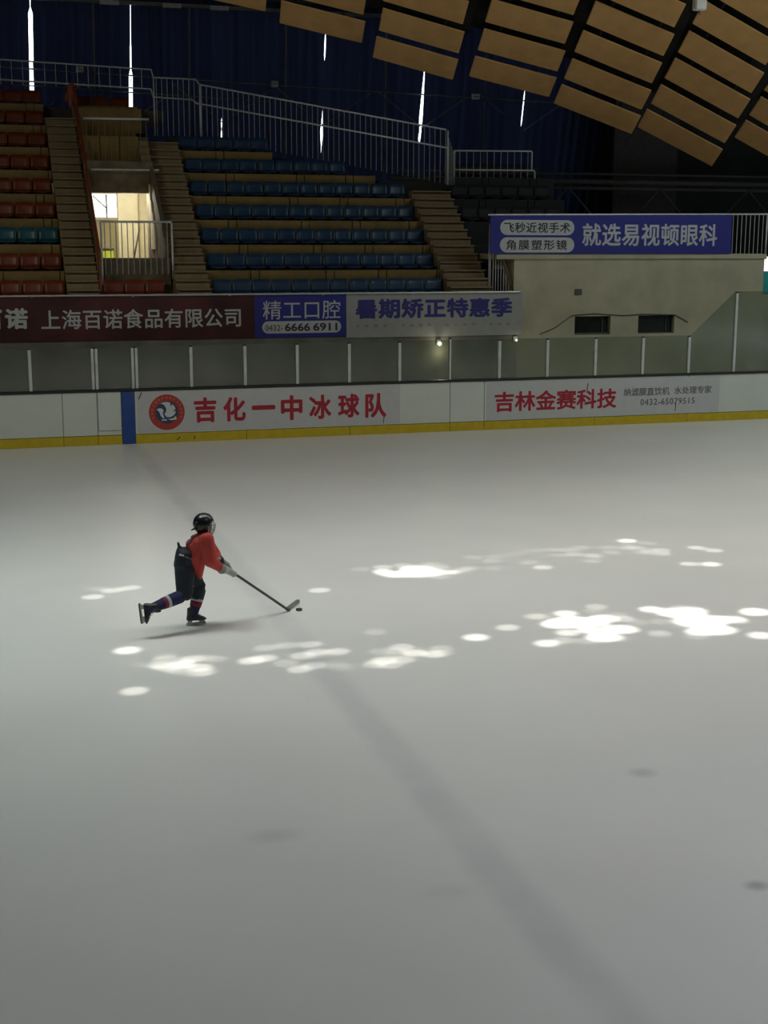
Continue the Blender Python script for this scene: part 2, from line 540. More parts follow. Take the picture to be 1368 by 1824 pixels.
# advert films
ad1 = bpart(MB().box(3.44, 9.50, YB - .006, YB, .235, 1.15), 'advert_film', 'board_ad'); ad1['label'] = 'pale advert film with round emblem and seven red characters'
ad2 = bpart(MB().box(11.66, 17.88, YB - .006, YB, .225, 1.12), 'advert_film', 'board_ad'); ad2['label'] = 'grey advert film with six red characters and a phone number'
OFFB = Matrix.Translation(-Vector((10, YB, 0)))
YL = YB - .007
def blet(*a, **k):
    o = lettering(*a, **k)
    o.data.transform(OFFB)
    return o
for ch, a, b, z0, z1 in (('吉', 4.69, 5.20, .42, .98), ('化', 5.35, 5.86, .42, .97), ('一', 6.00, 6.54, .66, .76), ('中', 6.67, 7.17, .40, .97), ('冰', 7.33, 7.85, .40, .96), ('球', 8.01, 8.52, .41, .96), ('队', 8.66, 9.17, .39, .96)):
    blet(ch, a, b, z0, z1, YL, 'red_print', ad1, bold=0.034)
blet('吉林金赛科技', 11.86, 15.05, .415, .90, YL, 'red_print', ad2, bold=0.024)
blet('纳滤膜直饮机', 15.24, 16.49, .69, .89, YL, 'grey_print', ad2, bold=0.015)
blet('水处理专家', 16.62, 17.66, .70, .89, YL, 'grey_print', ad2, bold=0.015)
blet('0432-65079515', 15.70, 17.20, .455, .61, YL, 'grey_print', ad2, bold=0.01, spacing=1.1)
# emblem: red ring, navy disc, white bird
def disc(cx, cz, r0, r1, y, n=40):
    mb = MB()
    a = [mb.bm.verts.new((cx + r1 * math.cos(2 * math.pi * k / n), y, cz + r1 * math.sin(2 * math.pi * k / n))) for k in range(n)]
    if r0 <= 0:
        mb.bm.faces.new(a)
    else:
        b = [mb.bm.verts.new((cx + r0 * math.cos(2 * math.pi * k / n), y, cz + r0 * math.sin(2 * math.pi * k / n))) for k in range(n)]
        for k in range(n):
            mb.bm.faces.new((a[k], a[(k + 1) % n], b[(k + 1) % n], b[k]))
    for f in mb.bm.faces:
        if f.normal.y > 0: pass
    ret = bmesh.ops.extrude_face_region(mb.bm, geom=list(mb.bm.faces))
    bmesh.ops.translate(mb.bm, verts=[g for g in ret['geom'] if isinstance(g, bmesh.types.BMVert)], vec=(0, .003, 0))
    return mb
EC = (4.09, .675)
def bsub(mb, name, m, parent):
    o = build(mb, name, m)
    o.data.transform(OFFB)
    o.parent = parent
    return o
e1 = bsub(disc(EC[0], EC[1], 0, .395, YL - .002), 'emblem', 'orange_print', ad1); e1['label'] = 'round red and navy emblem with a white bird'
bsub(disc(EC[0], EC[1], 0, .25, YL - .006), 'emblem_disc', 'navy_print', ad1)
k = .60 / 920.0   # sketch units to metres
def bird(pts): return [(EC[0] + (x - 645) * .79 / 920, EC[1] - (y - 700) * .79 / 920) for x, y in pts]
for pl in ([(480, 470), (560, 440), (660, 432), (735, 455), (745, 560), (790, 490), (850, 560), (868, 620), (790, 690), (868, 670), (862, 735), (800, 800), (720, 830), (640, 828), (575, 745), (615, 700), (630, 620), (600, 540), (550, 490)],
           [(385, 625), (440, 592), (520, 600), (565, 650), (535, 720), (580, 850), (540, 855), (480, 790), (450, 690)],
           [(660, 880), (800, 860), (880, 800), (890, 890), (760, 912)],
           [(495, 885), (640, 880), (640, 915), (510, 915)]):
    bsub(MB().prism(bird(pl), YL - .010, YL - .006), 'emblem_bird', 'white_print', ad1)
for i in range(15):
    a = R(200) - R(220) * i / 14
    cx, cz = EC[0] + .325 * math.cos(a), EC[1] + .325 * math.sin(a)
    q = .022
    bsub(MB().prism([(cx - q, cz - q), (cx + q, cz - q), (cx + q, cz + q), (cx - q, cz + q)], YL - .005, YL - .001), 'emblem_mark', mat('emblem_mark', (.55, .14, .11)) if i == 0 else bpy.data.materials['emblem_mark'], ad1)
# scuffs on the boards
for (x0, z0, x1, z1, t) in ((3.47, .98, 3.54, 1.13, .02), (14.24, .86, 14.27, 1.04, .016), (9.09, .25, 9.11, .42, .012), (16.66, .28, 16.67, .5, .01), (4.28, .05, 4.36, .12, .03), (4.66, .05, 4.70, .13, .02)):
    bpart(MB().prism([(x0, z0), (x0 + t, z0), (x1 + t, z1), (x1, z1)], YB - .016, YB - .0065), 'scuff_mark', 'black_print')

# ------------------------------------------------------------------ glass screen on the boards
screen = tag(empty('glass_screen', (10, YB + .05, 1.21)), 'hazy rink glass in white posts standing on the boards', 'glass screen')
GO = Matrix.Translation(-Vector((10, YB + .05, 1.21)))
def gpart(mb, name, m):
    o = build(mb, name, m)
    o.data.transform(GO)
    o.parent = screen
    return o
PX = [(-2.5, 1), (-1.24, 1), (-0.02, 1), (1.2, 1), (2.56, 2), (3.42, 2), (4.66, 1), (5.87, 1), (7.07, 1), (8.29, 1), (9.50, 1), (10.74, 0), (11.98, 1), (13.21, 1), (14.47, 1), (15.74, 1), (17.0, 1), (18.27, 3), (19.55, 3), (20.8, 3), (22.1, 3)]
for x, kd in PX:
    top = 3.16 if kd == 3 else (2.16 if kd == 0 else 2.10)
    if kd == 2:
        for d in (-.042, .042):
            gpart(MB().box(x + d - .03, x + d + .03, YB + .01, YB + .09, 1.215, top, .006), 'post', 'post')
    else:
        wv = .02 if kd == 0 else .034
        gpart(MB().box(x - wv, x + wv, YB + .01, YB + .09, 1.215, top, .006), 'post', 'post' if kd else 'steel')
    gpart(MB().box(x - .025, x + .025, YB + .02, YB + .08, top, top + .035), 'post_cap', 'cap')
for (xa, ka), (xb, kb) in zip(PX[:-1], PX[1:]):
    a = xa + (.08 if ka == 2 else .036); b = xb - (.08 if kb == 2 else .036)
    za = 3.20 if ka == 3 else 2.14
    zb = 3.20 if kb == 3 else 2.14
    gpart(MB().prism([(a, 1.22), (b, 1.22), (b, zb), (a, za)], YB + .044, YB + .056), 'glass_pane', 'glass')

# ------------------------------------------------------------------ stand: front wall, terrace, stairs
YW = 32.62
RISE, RUN, F0, Y0 = 0.62, 0.80, 3.08, 32.75
def fz(k): return F0 + RISE * k
def fy(k): return Y0 + RUN * k
LX = (2.25, 2.98); MX = (4.78, 5.62); RX = (11.68, 12.80)
o = build(MB().box(-6, 13.45, YW, YW + .15, 0.02, 3.12), 'wall_stand_front', 'concrete'); tag(o, 'dark concrete front wall of the stand', kind='structure')

terr = tag(empty('stand_terrace', (6, 36, 0)), 'stepped terrace of the stand with yellow-brown risers', kind='structure')
TO = Matrix.Translation(-Vector((6, 36, 0)))
def tpart(mb, name, m, parent=None):
    o = build(mb, name, m)
    o.data.transform(TO)
    o.parent = terr
    return o
# seating blocks: x range and, per row, how far right the row goes
BLOCKS = {'left': (-2.0, LX[0]), 'mid': (MX[1], RX[0]), 'right': (RX[1], 17.5)}
MID_END = {0: 11.68, 1: 11.68, 2: 11.68, 3: 11.68, 4: 11.68, 5: 10.9, 6: 8.2, 7: 6.5}
for k in range(0, 9):
    spans = [(-2.0, LX[0])]
    if k <= 6: spans.append((MX[1], MID_END[k]))
    if k in (0, 7, 8): spans.append((LX[1], MX[0]))
    if 1 <= k <= 5: spans.append((RX[1], 16.2))
    for a, b in spans:
        tpart(MB().box(a, b, fy(k) + .03, fy(k) + RUN + .05, fz(k) - .12, fz(k)), 'tread', 'floor_tread')
        if k == 0: continue
        x = a + .01
        wd = [1.22, .22, 1.70, .22, 1.15, .22, 1.35, .24] if a == MX[1] else [1.3, .2, 1.25, .2]
        i = 0
        x0 = x - (.12 * k % .5 if a != LX[1] else 0)
        while x0 < b - .02:
            x1 = min(x0 + wd[i % len(wd)], b)
            xa = max(x0, a)
            if x1 - xa > .03:
                tpart(MB().box(xa + .012, x1 - .012, fy(k) - (.012 if i % 2 else 0), fy(k) + .05, fz(k - 1), fz(k) - .005, .004), 'riser_panel', 'dark_shaded' if a == RX[1] else 'riser')  # right block risers take the dark colour in place of shade
            x0 = x1
            i += 1
        tpart(MB().box(a, b, fy(k) + .04, fy(k) + .09, fz(k) - RISE, fz(k) - .1), 'riser_backing', 'floor_tread')
# ledge that closes the terrace behind the top rows
tpart(MB().box(-2.0, 5.6, fy(9), 41.9, fz(8) - .3, fz(8) - .02), 'rear_ledge', 'floor_tread')

def staircase(x0, x1, nrow, label, extra=0):
    st = tag(empty('staircase', ((x0 + x1) / 2, Y0, F0)), label, 'stairs')
    nstep = nrow * 3 + extra
    me_ = MB()
    hw = (x1 - x0) / 2
    me_.box(-hw, hw, 0, RUN / 3 + .02, -RISE / 3 - .02, -.085)
    me_.box(-hw, hw, .07, RUN / 3 + .02, -.085, -.04)
    me = me_.mesh('step')
    nose = MB().box(-hw - .012, hw + .012, -.035, RUN / 3 + .03, -.04, 0, .01).mesh('tread_slab')
    for i in range(nstep):
        s = put('step', me, 'tan', st, (0, i * RUN / 3, (i + 1) * RISE / 3))
        put('tread_slab', nose, 'tan', s)
    L_, H_ = nstep * RUN / 3, nstep * RISE / 3
    bs = MB().prism([(.09, -.06), (L_, H_ - .16), (L_, H_ - 1.1), (L_ * .45, -.06)], -hw + .01, hw - .01).mesh('stair_base')
    for v in bs.vertices: v.co = Vector((v.co.y, v.co.x, v.co.z))
    bs.flip_normals()
    put('stair_base', bs, 'tan', st)
    return st
staircase(LX[0], LX[1], 8, 'tan concrete stairs climbing beside the red seats on the left', -2)
staircase(MX[0] + .02, MX[1], 6, 'tan stairs between the bright doorway and the blue seats', 1)
staircase(RX[0], RX[1], 4, 'tan stairs right of the blue seats below the short railing', 1)

# ------------------------------------------------------------------ seats
def grid_shell(fn, nu, nv, th, axis):
    """thin curved shell from a surface function; axis = thickness direction"""
    mb = MB()
    A = [[mb.bm.verts.new(fn(i / nu, j / nv)) for j in range(nv + 1)] for i in range(nu + 1)]
    B = [[mb.bm.verts.new(Vector(fn(i / nu, j / nv)) + Vector(axis) * th) for j in range(nv + 1)] for i in range(nu + 1)]
    for i in range(nu):
        for j in range(nv):
            mb.bm.faces.new((A[i][j], A[i + 1][j], A[i + 1][j + 1], A[i][j + 1]))
            mb.bm.faces.new((B[i][j], B[i][j + 1], B[i + 1][j + 1], B[i + 1][j]))
    for i in range(nu):
        mb.bm.faces.new((A[i][0], B[i][0], B[i + 1][0], A[i + 1][0]))
        mb.bm.faces.new((A[i][nv], A[i + 1][nv], B[i + 1][nv], B[i][nv]))
    for j in range(nv):
        mb.bm.faces.new((A[0][j], A[0][j + 1], B[0][j + 1], B[0][j]))
        mb.bm.faces.new((A[nu][j], B[nu][j], B[nu][j + 1], A[nu][j + 1]))
    return mb
def back_fn(u, v):
    hw = .238 * (1 - .03 * v * v)
    x = (2 * u - 1) * hw
    c = (2 * u - 1) ** 2
    return (x, .36 + .07 * v - .03 * c * c, .05 + .36 * v * (1 - .04 * c * c * c))
def pan_fn(u, v):
    x = (2 * u - 1) * (.215 - .02 * (1 - v))
    c = (2 * u - 1) ** 2
    return (x, .02 + .36 * v, .075 + .02 * c + .03 * v - .015 * (1 - v))
seat_back_me = grid_shell(back_fn, 6, 3, .022, (0, 1, 0)).mesh('backrest', True)
seat_pan_me = grid_shell(pan_fn, 4, 3, .022, (0, 0, -1)).mesh('seat', True)
brk = MB(); brk.box(-.05, .05, .10, .34, 0, .06); brk.box(-.16, .16, .14, .18, .035, .07)
seat_br_me = brk.mesh('bracket')
SM = {}
for c in ('seat_blue', 'seat_teal', 'seat_red', 'dark_shaded'):
    a, b = seat_back_me.copy(), seat_pan_me.copy()
    a.materials.append(M[c]); b.materials.append(M[c])
    SM[c] = (a, b)
def seat(x, y, z, c, label, group):
    root = empty('stadium_seat', (x, y, z))
    tag(root, label, 'seat', group)
    put('backrest', SM[c][0], None, root)
    put('seat', SM[c][1], None, root)
    put('bracket', seat_br_me, 'bracket', root)
PITCH_S = 0.497
for k in range(0, 9):
    for i in range(6):
        x = 1.98 - i * PITCH_S
        if x < -.9: continue
        c = 'seat_teal' if k == 2 else 'seat_red'
        seat(x, fy(k) + .16, fz(k), c, '%s plastic seat, %s from the left stairs, row %s up from the maroon banner' % ('blue-green' if k == 2 else 'red', ORD[i], ORD[k]),
             'red seats left of the left stairs' if k != 2 else 'blue-green seats left of the left stairs')
for k in range(0, 7):
    n = 12 if k < 5 else (9 if k == 5 else 5)
    x0 = MX[1] + .34 + (.01 if k % 2 else 0)
    for i in range(n):
        x = x0 + i * PITCH_S
        if x > MID_END[k] - .2: continue
        seat(x, fy(k) + .16, fz(k), 'seat_blue', 'blue plastic seat, %s from the middle stairs, row %s up above the dental banner' % (ORD[i], ORD[k]), 'blue seats of the middle block')
for i in range(3):
    seat(3.35 + i * PITCH_S, fy(0) + .16, fz(0), 'seat_red', 'red plastic seat below the doorway railing, %s of three from the left' % ORD[i], 'red seats below the doorway')
    seat(3.35 + i * PITCH_S, fy(8) + .16, fz(8) - .12, 'seat_red', 'red plastic seat above the doorway by the curtain, %s of three from the left' % ORD[i], 'red seats above the doorway')
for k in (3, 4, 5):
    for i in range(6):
        seat(13.25 + i * PITCH_S, fy(k) + .16, fz(k), 'dark_shaded', 'dark seat right of the right stairs, %s along, row %s up' % (ORD[i], ORD[k]), 'dark seats behind the upper blue banner')

# ------------------------------------------------------------------ banners on the front wall
def banner(name, label, x0, x1, z0, z1, y, m, cat='banner', z0r=None, z1r=None):
    z0r = z0 if z0r is None else z0r; z1r = z1 if z1r is None else z1r
    b = empty(name, ((x0 + x1) / 2, y, z0)); tag(b, label, cat)
    me = MB().prism([(x0, z0), (x1, z0r), (x1, z1r), (x0, z1)], y - .02, y).mesh('sheet')
    me.transform(Matrix.Translation(-Vector(b.location)))
    put('sheet', me, m, b)
    return b
def into(o, b):
    o.data.transform(Matrix.Translation(-Vector(b.location)))
    o.parent = b
    return o
def on(b, body, x0, x1, z0, z1, y, m, **k): return into(lettering(body, x0, x1, z0, z1, y, m, None, **k), b)
def pill(b, x0, x1, z0, z1, y, m):
    r = (z1 - z0) / 2; cz = (z0 + z1) / 2
    pts = [(x1 - r + r * math.cos(R(a)), cz + r * math.sin(R(a))) for a in range(-90, 91, 15)] + [(x0 + r + r * math.cos(R(a)), cz + r * math.sin(R(a))) for a in range(90, 271, 15)]
    return into(build(MB().prism(pts, y - .005, y), 'plate', m), b)
YF = YW - .022
b1 = banner('banner', 'maroon banner with ten white characters under the red seats', -6.0, 6.62, 2.10, 3.12, YW - .001, 'maroon')
on(b1, '百', .30, .74, 2.40, 2.85, YF, 'white_print', bold=.04)
on(b1, '诺', .80, 1.31, 2.40, 2.88, YF, 'white_print', bold=.04)
on(b1, '上海百诺食品有限公司', 1.60, 6.28, 2.375, 2.83, YF, 'white_print', bold=.014, spacing=1.03)
b2 = banner('banner', 'blue banner with white characters and a phone number on a pill', 6.62, 8.91, 2.10, 3.12, YW - .001, 'blue_banner')
on(b2, '精工口腔', 6.82, 8.76, 2.54, 2.99, YF, 'white_print', bold=.005, spacing=1.05)
pill(b2, 6.80, 8.78, 2.20, 2.495, YF, 'white_print')
on(b2, '0432-', 6.87, 7.31, 2.26, 2.41, YF - .006, 'grey_print', bold=.01)
on(b2, '6666', 7.36, 7.99, 2.25, 2.44, YF - .006, 'black_print', bold=.022)
on(b2, '6911', 8.07, 8.68, 2.25, 2.44, YF - .006, 'black_print', bold=.022)
b3 = banner('banner', 'grey-white banner with seven violet-blue characters', 8.915, 13.58, 2.06, 3.14, YW - .001, 'white_banner')
on(b3, '暑期矫正特惠季', 9.14, 13.31, 2.52, 3.01, YF, 'violet_print', bold=.038, spacing=1.05)
for i in range(18):
    x = 9.16 + i * .235
    if i % 5 == 4: continue
    into(build(MB().box(x, x + .09, YF - .003, YF, 2.315, 2.375), 'faded_mark', 'faint_print'), b3)
rail = empty('banner_rail', (4, YW - .06, 3.15)); tag(rail, 'thin bright steel rail along the top of the front banners', 'rail')
into(build(MB().tube([(-6, YW - .05, 3.15), (13.5, YW - .05, 3.15)], .024), 'tube', 'steel'), rail)
for i in range(9):
    into(build(MB().box(-5.5 + 2.3 * i, -5.46 + 2.3 * i, YW - .06, YW + .05, 3.11, 3.16), 'clamp', 'steel'), rail)

# ------------------------------------------------------------------ right block with the upper banner
YR = 32.88
blk = empty('wall_block', (17, YR, 0)); tag(blk, 'pale plaster wall right of the stand with two dark windows', kind='structure')
def kpart(mb, name, m): return into(build(mb, name, m), blk)
WIN = [(15.19, 16.22, 2.02, 2.49), (17.03, 18.10, 2.00, 2.49)]
xs = [13.45, 15.19, 16.22, 17.03, 18.10, 20.75]
for i in range(5):
    a, b = xs[i], xs[i + 1]
    if i in (1, 3):
        kpart(MB().box(a, b, YR, YR + .3, 0.02, 2.01), 'wall_face', 'block_wall')
        kpart(MB().box(a, b, YR, YR + .3, 2.49, 4.08), 'wall_face', 'block_wall')
    else:
        kpart(MB().box(a, b, YR, YR + .3, 0.02, 4.08), 'wall_face', 'block_wall')
kpart(MB().box(20.75, 27, YR + .1, YR + .3, 0.02, 3.0), 'low_wall', 'block_wall')
kpart(MB().box(12.95, 20.80, YR - .05, YR + 1.2, 3.96, 4.10, .02), 'coping', 'block_wall')
kpart(MB().box(20.45, 20.75, YR + .3, YR + 6, 0.02, 4.0), 'return_wall', 'block_wall')
kpart(MB().box(13.45, 13.6, YR + .3, YR + 6, 0.02, 4.0), 'return_wall', 'block_wall')
kpart(MB().box(13.6, 20.45, YR + .8, YR + 3, 0.02, .12), 'room_floor', 'dark_wall')
kpart(MB().box(15.16, 15.36, YR - .03, YR, 3.05, 3.20, .01), 'vent_cover', 'frame')
for i, (a, b, z0, z1) in enumerate(WIN):
    wn = empty('window_%d' % (i + 1), ((a + b) / 2, YR, z0)); tag(wn, 'small dark window in the plaster wall', kind='structure')
    into(build(MB().box(a, b, YR + .12, YR + .14, z0, z1), 'pane', 'window_dark'), wn)
    f = MB(); f.box(a, b, YR + .08, YR + .14, z0, z0 + .035); f.box(a, b, YR + .08, YR + .14, z1 - .035, z1); f.box(a, a + .035, YR + .08, YR + .14, z0, z1); f.box(b - .035, b, YR + .08, YR + .14, z0, z1)
    into(build(f, 'window_frame', 'frame'), wn)
    into(build(MB().box(a + (b - a) * .8, a + (b - a) * .8 + .02, YR + .09, YR + .125, z0 + .03, z1 - .03), 'mullion', 'frame'), wn)
# cable over the windows
cb = build(MB().tube([(14.2, YR - .02, 2.05), (14.6, YR - .02, 2.2), (15.1, YR - .02, 2.52), (15.7, YR - .02, 2.56), (16.6, YR - .02, 2.50), (17.1, YR - .02, 2.53), (18.1, YR - .02, 2.50), (18.5, YR - .02, 2.3)], .010, 6), 'cable', 'frame')
tag(cb, 'thin cable sagging along the plaster wall above the dark windows', 'cable')
b4 = banner('banner', 'long blue banner with white pills and large white characters on the upper wall', 12.76, 19.66, 4.10, 5.05, YR - .05, 'blue_banner', 'banner', 4.10, 5.12)
YU = YR - .072
pill(b4, 13.02, 15.07, 4.57, 4.95, YU, 'white_print'); pill(b4, 13.02, 15.08, 4.135, 4.515, YU, 'white_print')
on(b4, '飞秒近视手术', 13.12, 14.95, 4.63, 4.89, YU - .006, 'black_print', bold=.012, spacing=1.05)
on(b4, '角膜塑形镜', 13.19, 14.87, 4.20, 4.455, YU - .006, 'black_print', bold=.012, spacing=1.25)
on(b4, '就选易视顿眼科', 15.30, 19.23, 4.30, 4.88, YU, 'white_print', bold=.020, spacing=1.03)
r4 = empty('banner_rail', (16.3, YR - .05, 5.1)); tag(r4, 'thin steel rail along the top of the upper blue banner', 'rail')
into(build(MB().tube([(12.70, YR - .05, 5.07), (20.9, YR - .05, 5.15)], .022), 'tube', 'steel'), r4)

# ------------------------------------------------------------------ railings
def railing(name, label, paths, posts, bars, base, r=.026, m='steel', bm_='rail_dark'):
    e = empty(name, base); tag(e, label, 'railing')
    for pth in paths: into(build(MB().tube(pth, r), 'handrail', m, None, True), e)
    for p in posts: into(build(MB().tube(p, r), 'post', m, None, True), e)
    for b in bars: into(build(MB().tube(b, .011, 6), 'baluster', bm_), e)
    return e
def lerp(a, b, t): return a + (b - a) * t
# right end of the upper banner wall
railing('railing', 'steel railing of thin bars right of the upper blue banner', [], [((20.75, YR - .03, 4.1), (20.75, YR - .03, 5.15))],
        [((19.72 + .13 * i, YR - .03, 4.10), (19.72 + .13 * i, YR - .03, 5.13)) for i in range(8)], (20.2, YR, 4.1), m='steel', bm_='steel')
# triangular bars beside the right stairs
bars = []
for i in range(9):
    t = i / 8
    x = lerp(12.84, 13.42, t)
    bars.append(((x, 32.98, 3.14), (x, 32.98, lerp(4.72, 3.30, t))))
railing('railing', 'pale upright bars under a slanting brown handrail at the foot of the right stairs', [], [((12.80, 32.98, 3.14), (12.80, 32.98, 4.85))], bars, (13.1, 32.98, 3.14), bm_='steel', r=.015)
hr = build(MB().tube([(12.98, 32.95, 4.45), (13.47, 32.95, 3.16)], .03), 'handrail', 'rail_brown'); into(hr, bpy.data.objects['railing.001'])
# rail at the top of the left seats, two steps down, then the long slope
YT = 39.5
P1 = [(-2.5, YT, 9.30), (5.22, YT, 9.08), (5.26, 39.4, 8.86), (6.40, 39.2, 8.83), (6.46, 38.9, 8.66), (12.82, 36.4, 7.42)]
P2 = [(-2.5, YT, 8.78), (5.20, YT, 8.56), (5.24, 39.4, 8.34), (6.30, 39.2, 8.28), (6.36, 38.9, 8.16), (12.85, 36.4, 6.94)]
bars = []
n = 46
for i in range(n + 1):
    t = i / n
    x = lerp(6.5, 12.8, t); y = lerp(38.9, 36.4, t)
    bars.append(((x, y, lerp(7.25, 5.98, t)), (x, y, lerp(8.65, 7.42, t))))
for i in range(8):
    x = 5.32 + i * .15
    bars.append(((x, 39.3, 7.3), (x, 39.3, 8.84)))
for i in range(26):
    x = -2.3 + i * .29
    bars.append(((x, YT, 8.55), (x, YT, lerp(9.3, 9.08, (x + 2.5) / 7.7))))
railing('railing', 'long grey steel railing stepping down and sloping behind the blue seats', [P1, P2],
        [((12.86, 36.4, 5.95), (12.86, 36.4, 7.40)), ((6.46, 38.9, 7.2), (6.46, 38.9, 8.66)), ((5.26, 39.4, 7.3), (5.26, 39.4, 8.86))], bars, (6.0, 39, 7.3))
# return bars from its right end down to the short railing
bars = [((12.9 + .06 * i, 36.42 + .05 * i, 5.95), (12.9 + .06 * i, 36.42 + .05 * i, lerp(7.2, 6.8, i / 4))) for i in range(5)]
bars += [((13.36 + .205 * i, 36.8, 6.05), (13.36 + .205 * i, 36.8, 6.90)) for i in range(11)]
railing('railing', 'short level steel railing above the right stairs', [[(13.2, 36.8, 6.90), (15.5, 36.8, 6.93), (15.53, 36.8, 6.90), (15.53, 36.8, 6.38)], [(13.22, 36.78, 6.38), (15.58, 36.78, 6.40), (15.62, 36.78, 6.36), (15.62, 36.78, 6.05)]], [((13.2, 36.8, 6.0), (13.2, 36.8, 6.9))], bars, (14.4, 36.8, 6.05))
# platform behind the right stairs that carries it
tpart(MB().box(11.0, 16.2, fy(5) + .02, 41, 5.6, 6.05), 'landing', 'dark_wall')
tpart(MB().prism([(5.62, 5.5), (12.9, 5.5), (12.9, 5.9), (8.2, 6.9), (6.5, 7.25), (5.62, 7.3)], 39.5, 39.6), 'rear_wall', 'dark_wall')

# ------------------------------------------------------------------ doorway (vomitory) between the left and middle stairs
vom = empty('wall_doorway', (3.9, 36, 3.4)); tag(vom, 'concrete doorway cut into the stand with a bright lobby behind it', kind='structure')
def vpart(mb, name, m): return into(build(mb, name, m), vom)
XA, XB = LX[1] + .02, MX[0] - .02
vpart(MB().box(XA, XB, 33.55, 33.70, 3.08, 4.00), 'parapet', 'concrete_warm')
vpart(MB().box(XA, XA + .12, 33.7, 36.2, 3.3, 4.0), 'side_wall', 'concrete_warm')
vpart(MB().prism([(33.7, 3.3), (36.9, 3.3), (36.9, 6.5), (36.2, 6.3), (33.7, 4.35)], 0, .10), 'side_wall', 'concrete_warm')
sw = vom.children[-1]
sw.data.transform(Matrix.Translation(Vector(vom.location)))
for v in sw.data.vertices: v.co = Vector((XB - .1 + v.co.y, v.co.x, v.co.z)) - Vector(vom.location)
sw2 = sw.copy(); sw2.data = sw.data.copy(); COL.objects.link(sw2); sw2.data.transform(Matrix.Translation((XA - XB + .1, 0, 0)))
vpart(MB().box(XA, XB, 36.2, 36.5, 5.62, 6.10), 'lintel', 'concrete_warm')
vpart(MB().box(XA, XB, 36.2, 37.2, 6.10, 6.42, .02), 'lintel_slab', 'concrete_warm')
for i in range(3):
    a = lerp(XA, XB - .25, i / 3); b = lerp(XA, XB - .25, (i + 1) / 3)
    vpart(MB().box(a + .008, b - .008, 36.95, 37.05, 6.42, 7.08, .005), 'riser_panel', 'riser')
for i in range(4):
    vpart(MB().box(XB - .28, XB, 36.6 + .2 * i, 37.2, 6.42 + .19 * i, 6.61 + .19 * i, .02), 'step', 'tan')
vpart(MB().box(XA, XB, 37.05, 38.5, 6.95, 7.08), 'slab', 'floor_tread')
vpart(MB().box(XA, XB, 38.3, 38.4, 7.08, 7.9), 'upper_riser', 'riser')
# lobby behind
lob = empty('wall_lobby', (3.9, 38, 3.4)); tag(lob, 'cream lobby walls seen through the doorway', kind='structure')
def lpart(mb, name, m): return into(build(mb, name, m), lob)
lpart(MB().box(2.2, 5.4, 36.2, 41.8, 3.40, 3.50), 'lobby_floor', 'concrete')
lpart(MB().box(2.2, 5.4, 36.5, 41.8, 5.75, 5.85), 'lobby_ceiling', 'cream')
lpart(MB().box(2.2, 2.3, 36.5, 41.8, 3.5, 5.75), 'side_wall', 'cream')
lpart(MB().box(5.3, 5.4, 36.5, 41.8, 3.5, 5.75), 'side_wall', 'cream')
lpart(MB().box(2.3, 5.3, 41.3, 41.4, 3.5, 5.10), 'end_wall', 'cream')
lpart(MB().box(4.08, 4.62, 38.6, 38.9, 3.5, 5.72), 'pier', 'cream')
lpart(MB().box(4.62, 5.3, 38.9, 39.0, 3.5, 5.72), 'pier_return', 'cream')
lpart(MB().box(3.1, 4.1, 41.1, 41.3, 5.02, 5.10), 'sill', 'white_box')
w3 = empty('window_3', (3.9, 41.35, 5.1)); tag(w3, 'bright white lobby window seen through the doorway', kind='structure')
into(build(MB().box(2.3, 5.3, 41.34, 41.36, 5.10, 5.75), 'pane', 'daylight_door'), w3)
into(build(MB().box(4.02, 4.06, 41.28, 41.34, 5.10, 5.75), 'mullion', 'frame'), w3)
into(build(MB().tube([(3.65, 41.30, 5.72), (4.04, 41.30, 5.36)], .018), 'stay', 'frame'), w3)
pl = bpy.data.lights.new('lobby_fill', 'POINT'); pl.energy = 110; pl.color = (1.0, .95, .82); pl.shadow_soft_size = .25  # added fill that brightens the lobby from behind the lintel
plo = bpy.data.objects.new('lobby_fill', pl); COL.objects.link(plo); plo.location = (4.2, 37.0, 5.68)
# daylight on the doorway's side wall, its stepped outline built as a cream piece
pts = [(36.15, 4.2), (36.15, 5.85), (36.0, 5.80), (35.9, 5.45), (35.75, 5.40), (35.65, 5.15), (35.5, 5.10), (35.4, 4.85), (35.25, 4.80), (35.15, 4.2)]
me = MB().prism(pts, 0, .04).mesh('daylit_patch')
for v in me.vertices: v.co = Vector((XB - .145 + v.co.y, v.co.x, v.co.z))
o = into(put('daylit_patch', me, 'cream'), vom)
# slanted handrail with its lit white put into the colour, and a loose crate
banister = build(MB().tube([(4.12, 36.3, 3.6), (4.38, 36.3, 4.75)], .022), 'slanted_banister', 'white_box'); tag(banister, 'white pole slanting in daylight behind the doorway railing', 'banister')
cr = empty('crate', (3.62, 37.9, 3.5)); tag(cr, 'small yellow-green crate on the lobby floor at the left of the doorway', 'crate')
into(build(MB().box(3.42, 3.84, 37.8, 38.05, 3.5, 4.18, .02), 'body', 'lime'), cr)
into(build(MB().box(3.40, 3.86, 37.78, 38.07, 4.18, 4.23, .01), 'rim', 'frame'), cr)
# railing in front of the doorway
bars = [((3.2 + .135 * i, 33.45, 3.62), (3.2 + .135 * i, 33.45, 4.84)) for i in range(12)]
railing('railing', 'dark upright bar railing across the bright doorway', [[(3.12, 33.45, 4.85), (4.80, 33.45, 4.85)]], [((3.12, 33.45, 3.1), (3.12, 33.45, 4.85)), ((4.80, 33.45, 3.5), (4.80, 33.45, 4.85))], bars, (3.9, 33.45, 3.1))
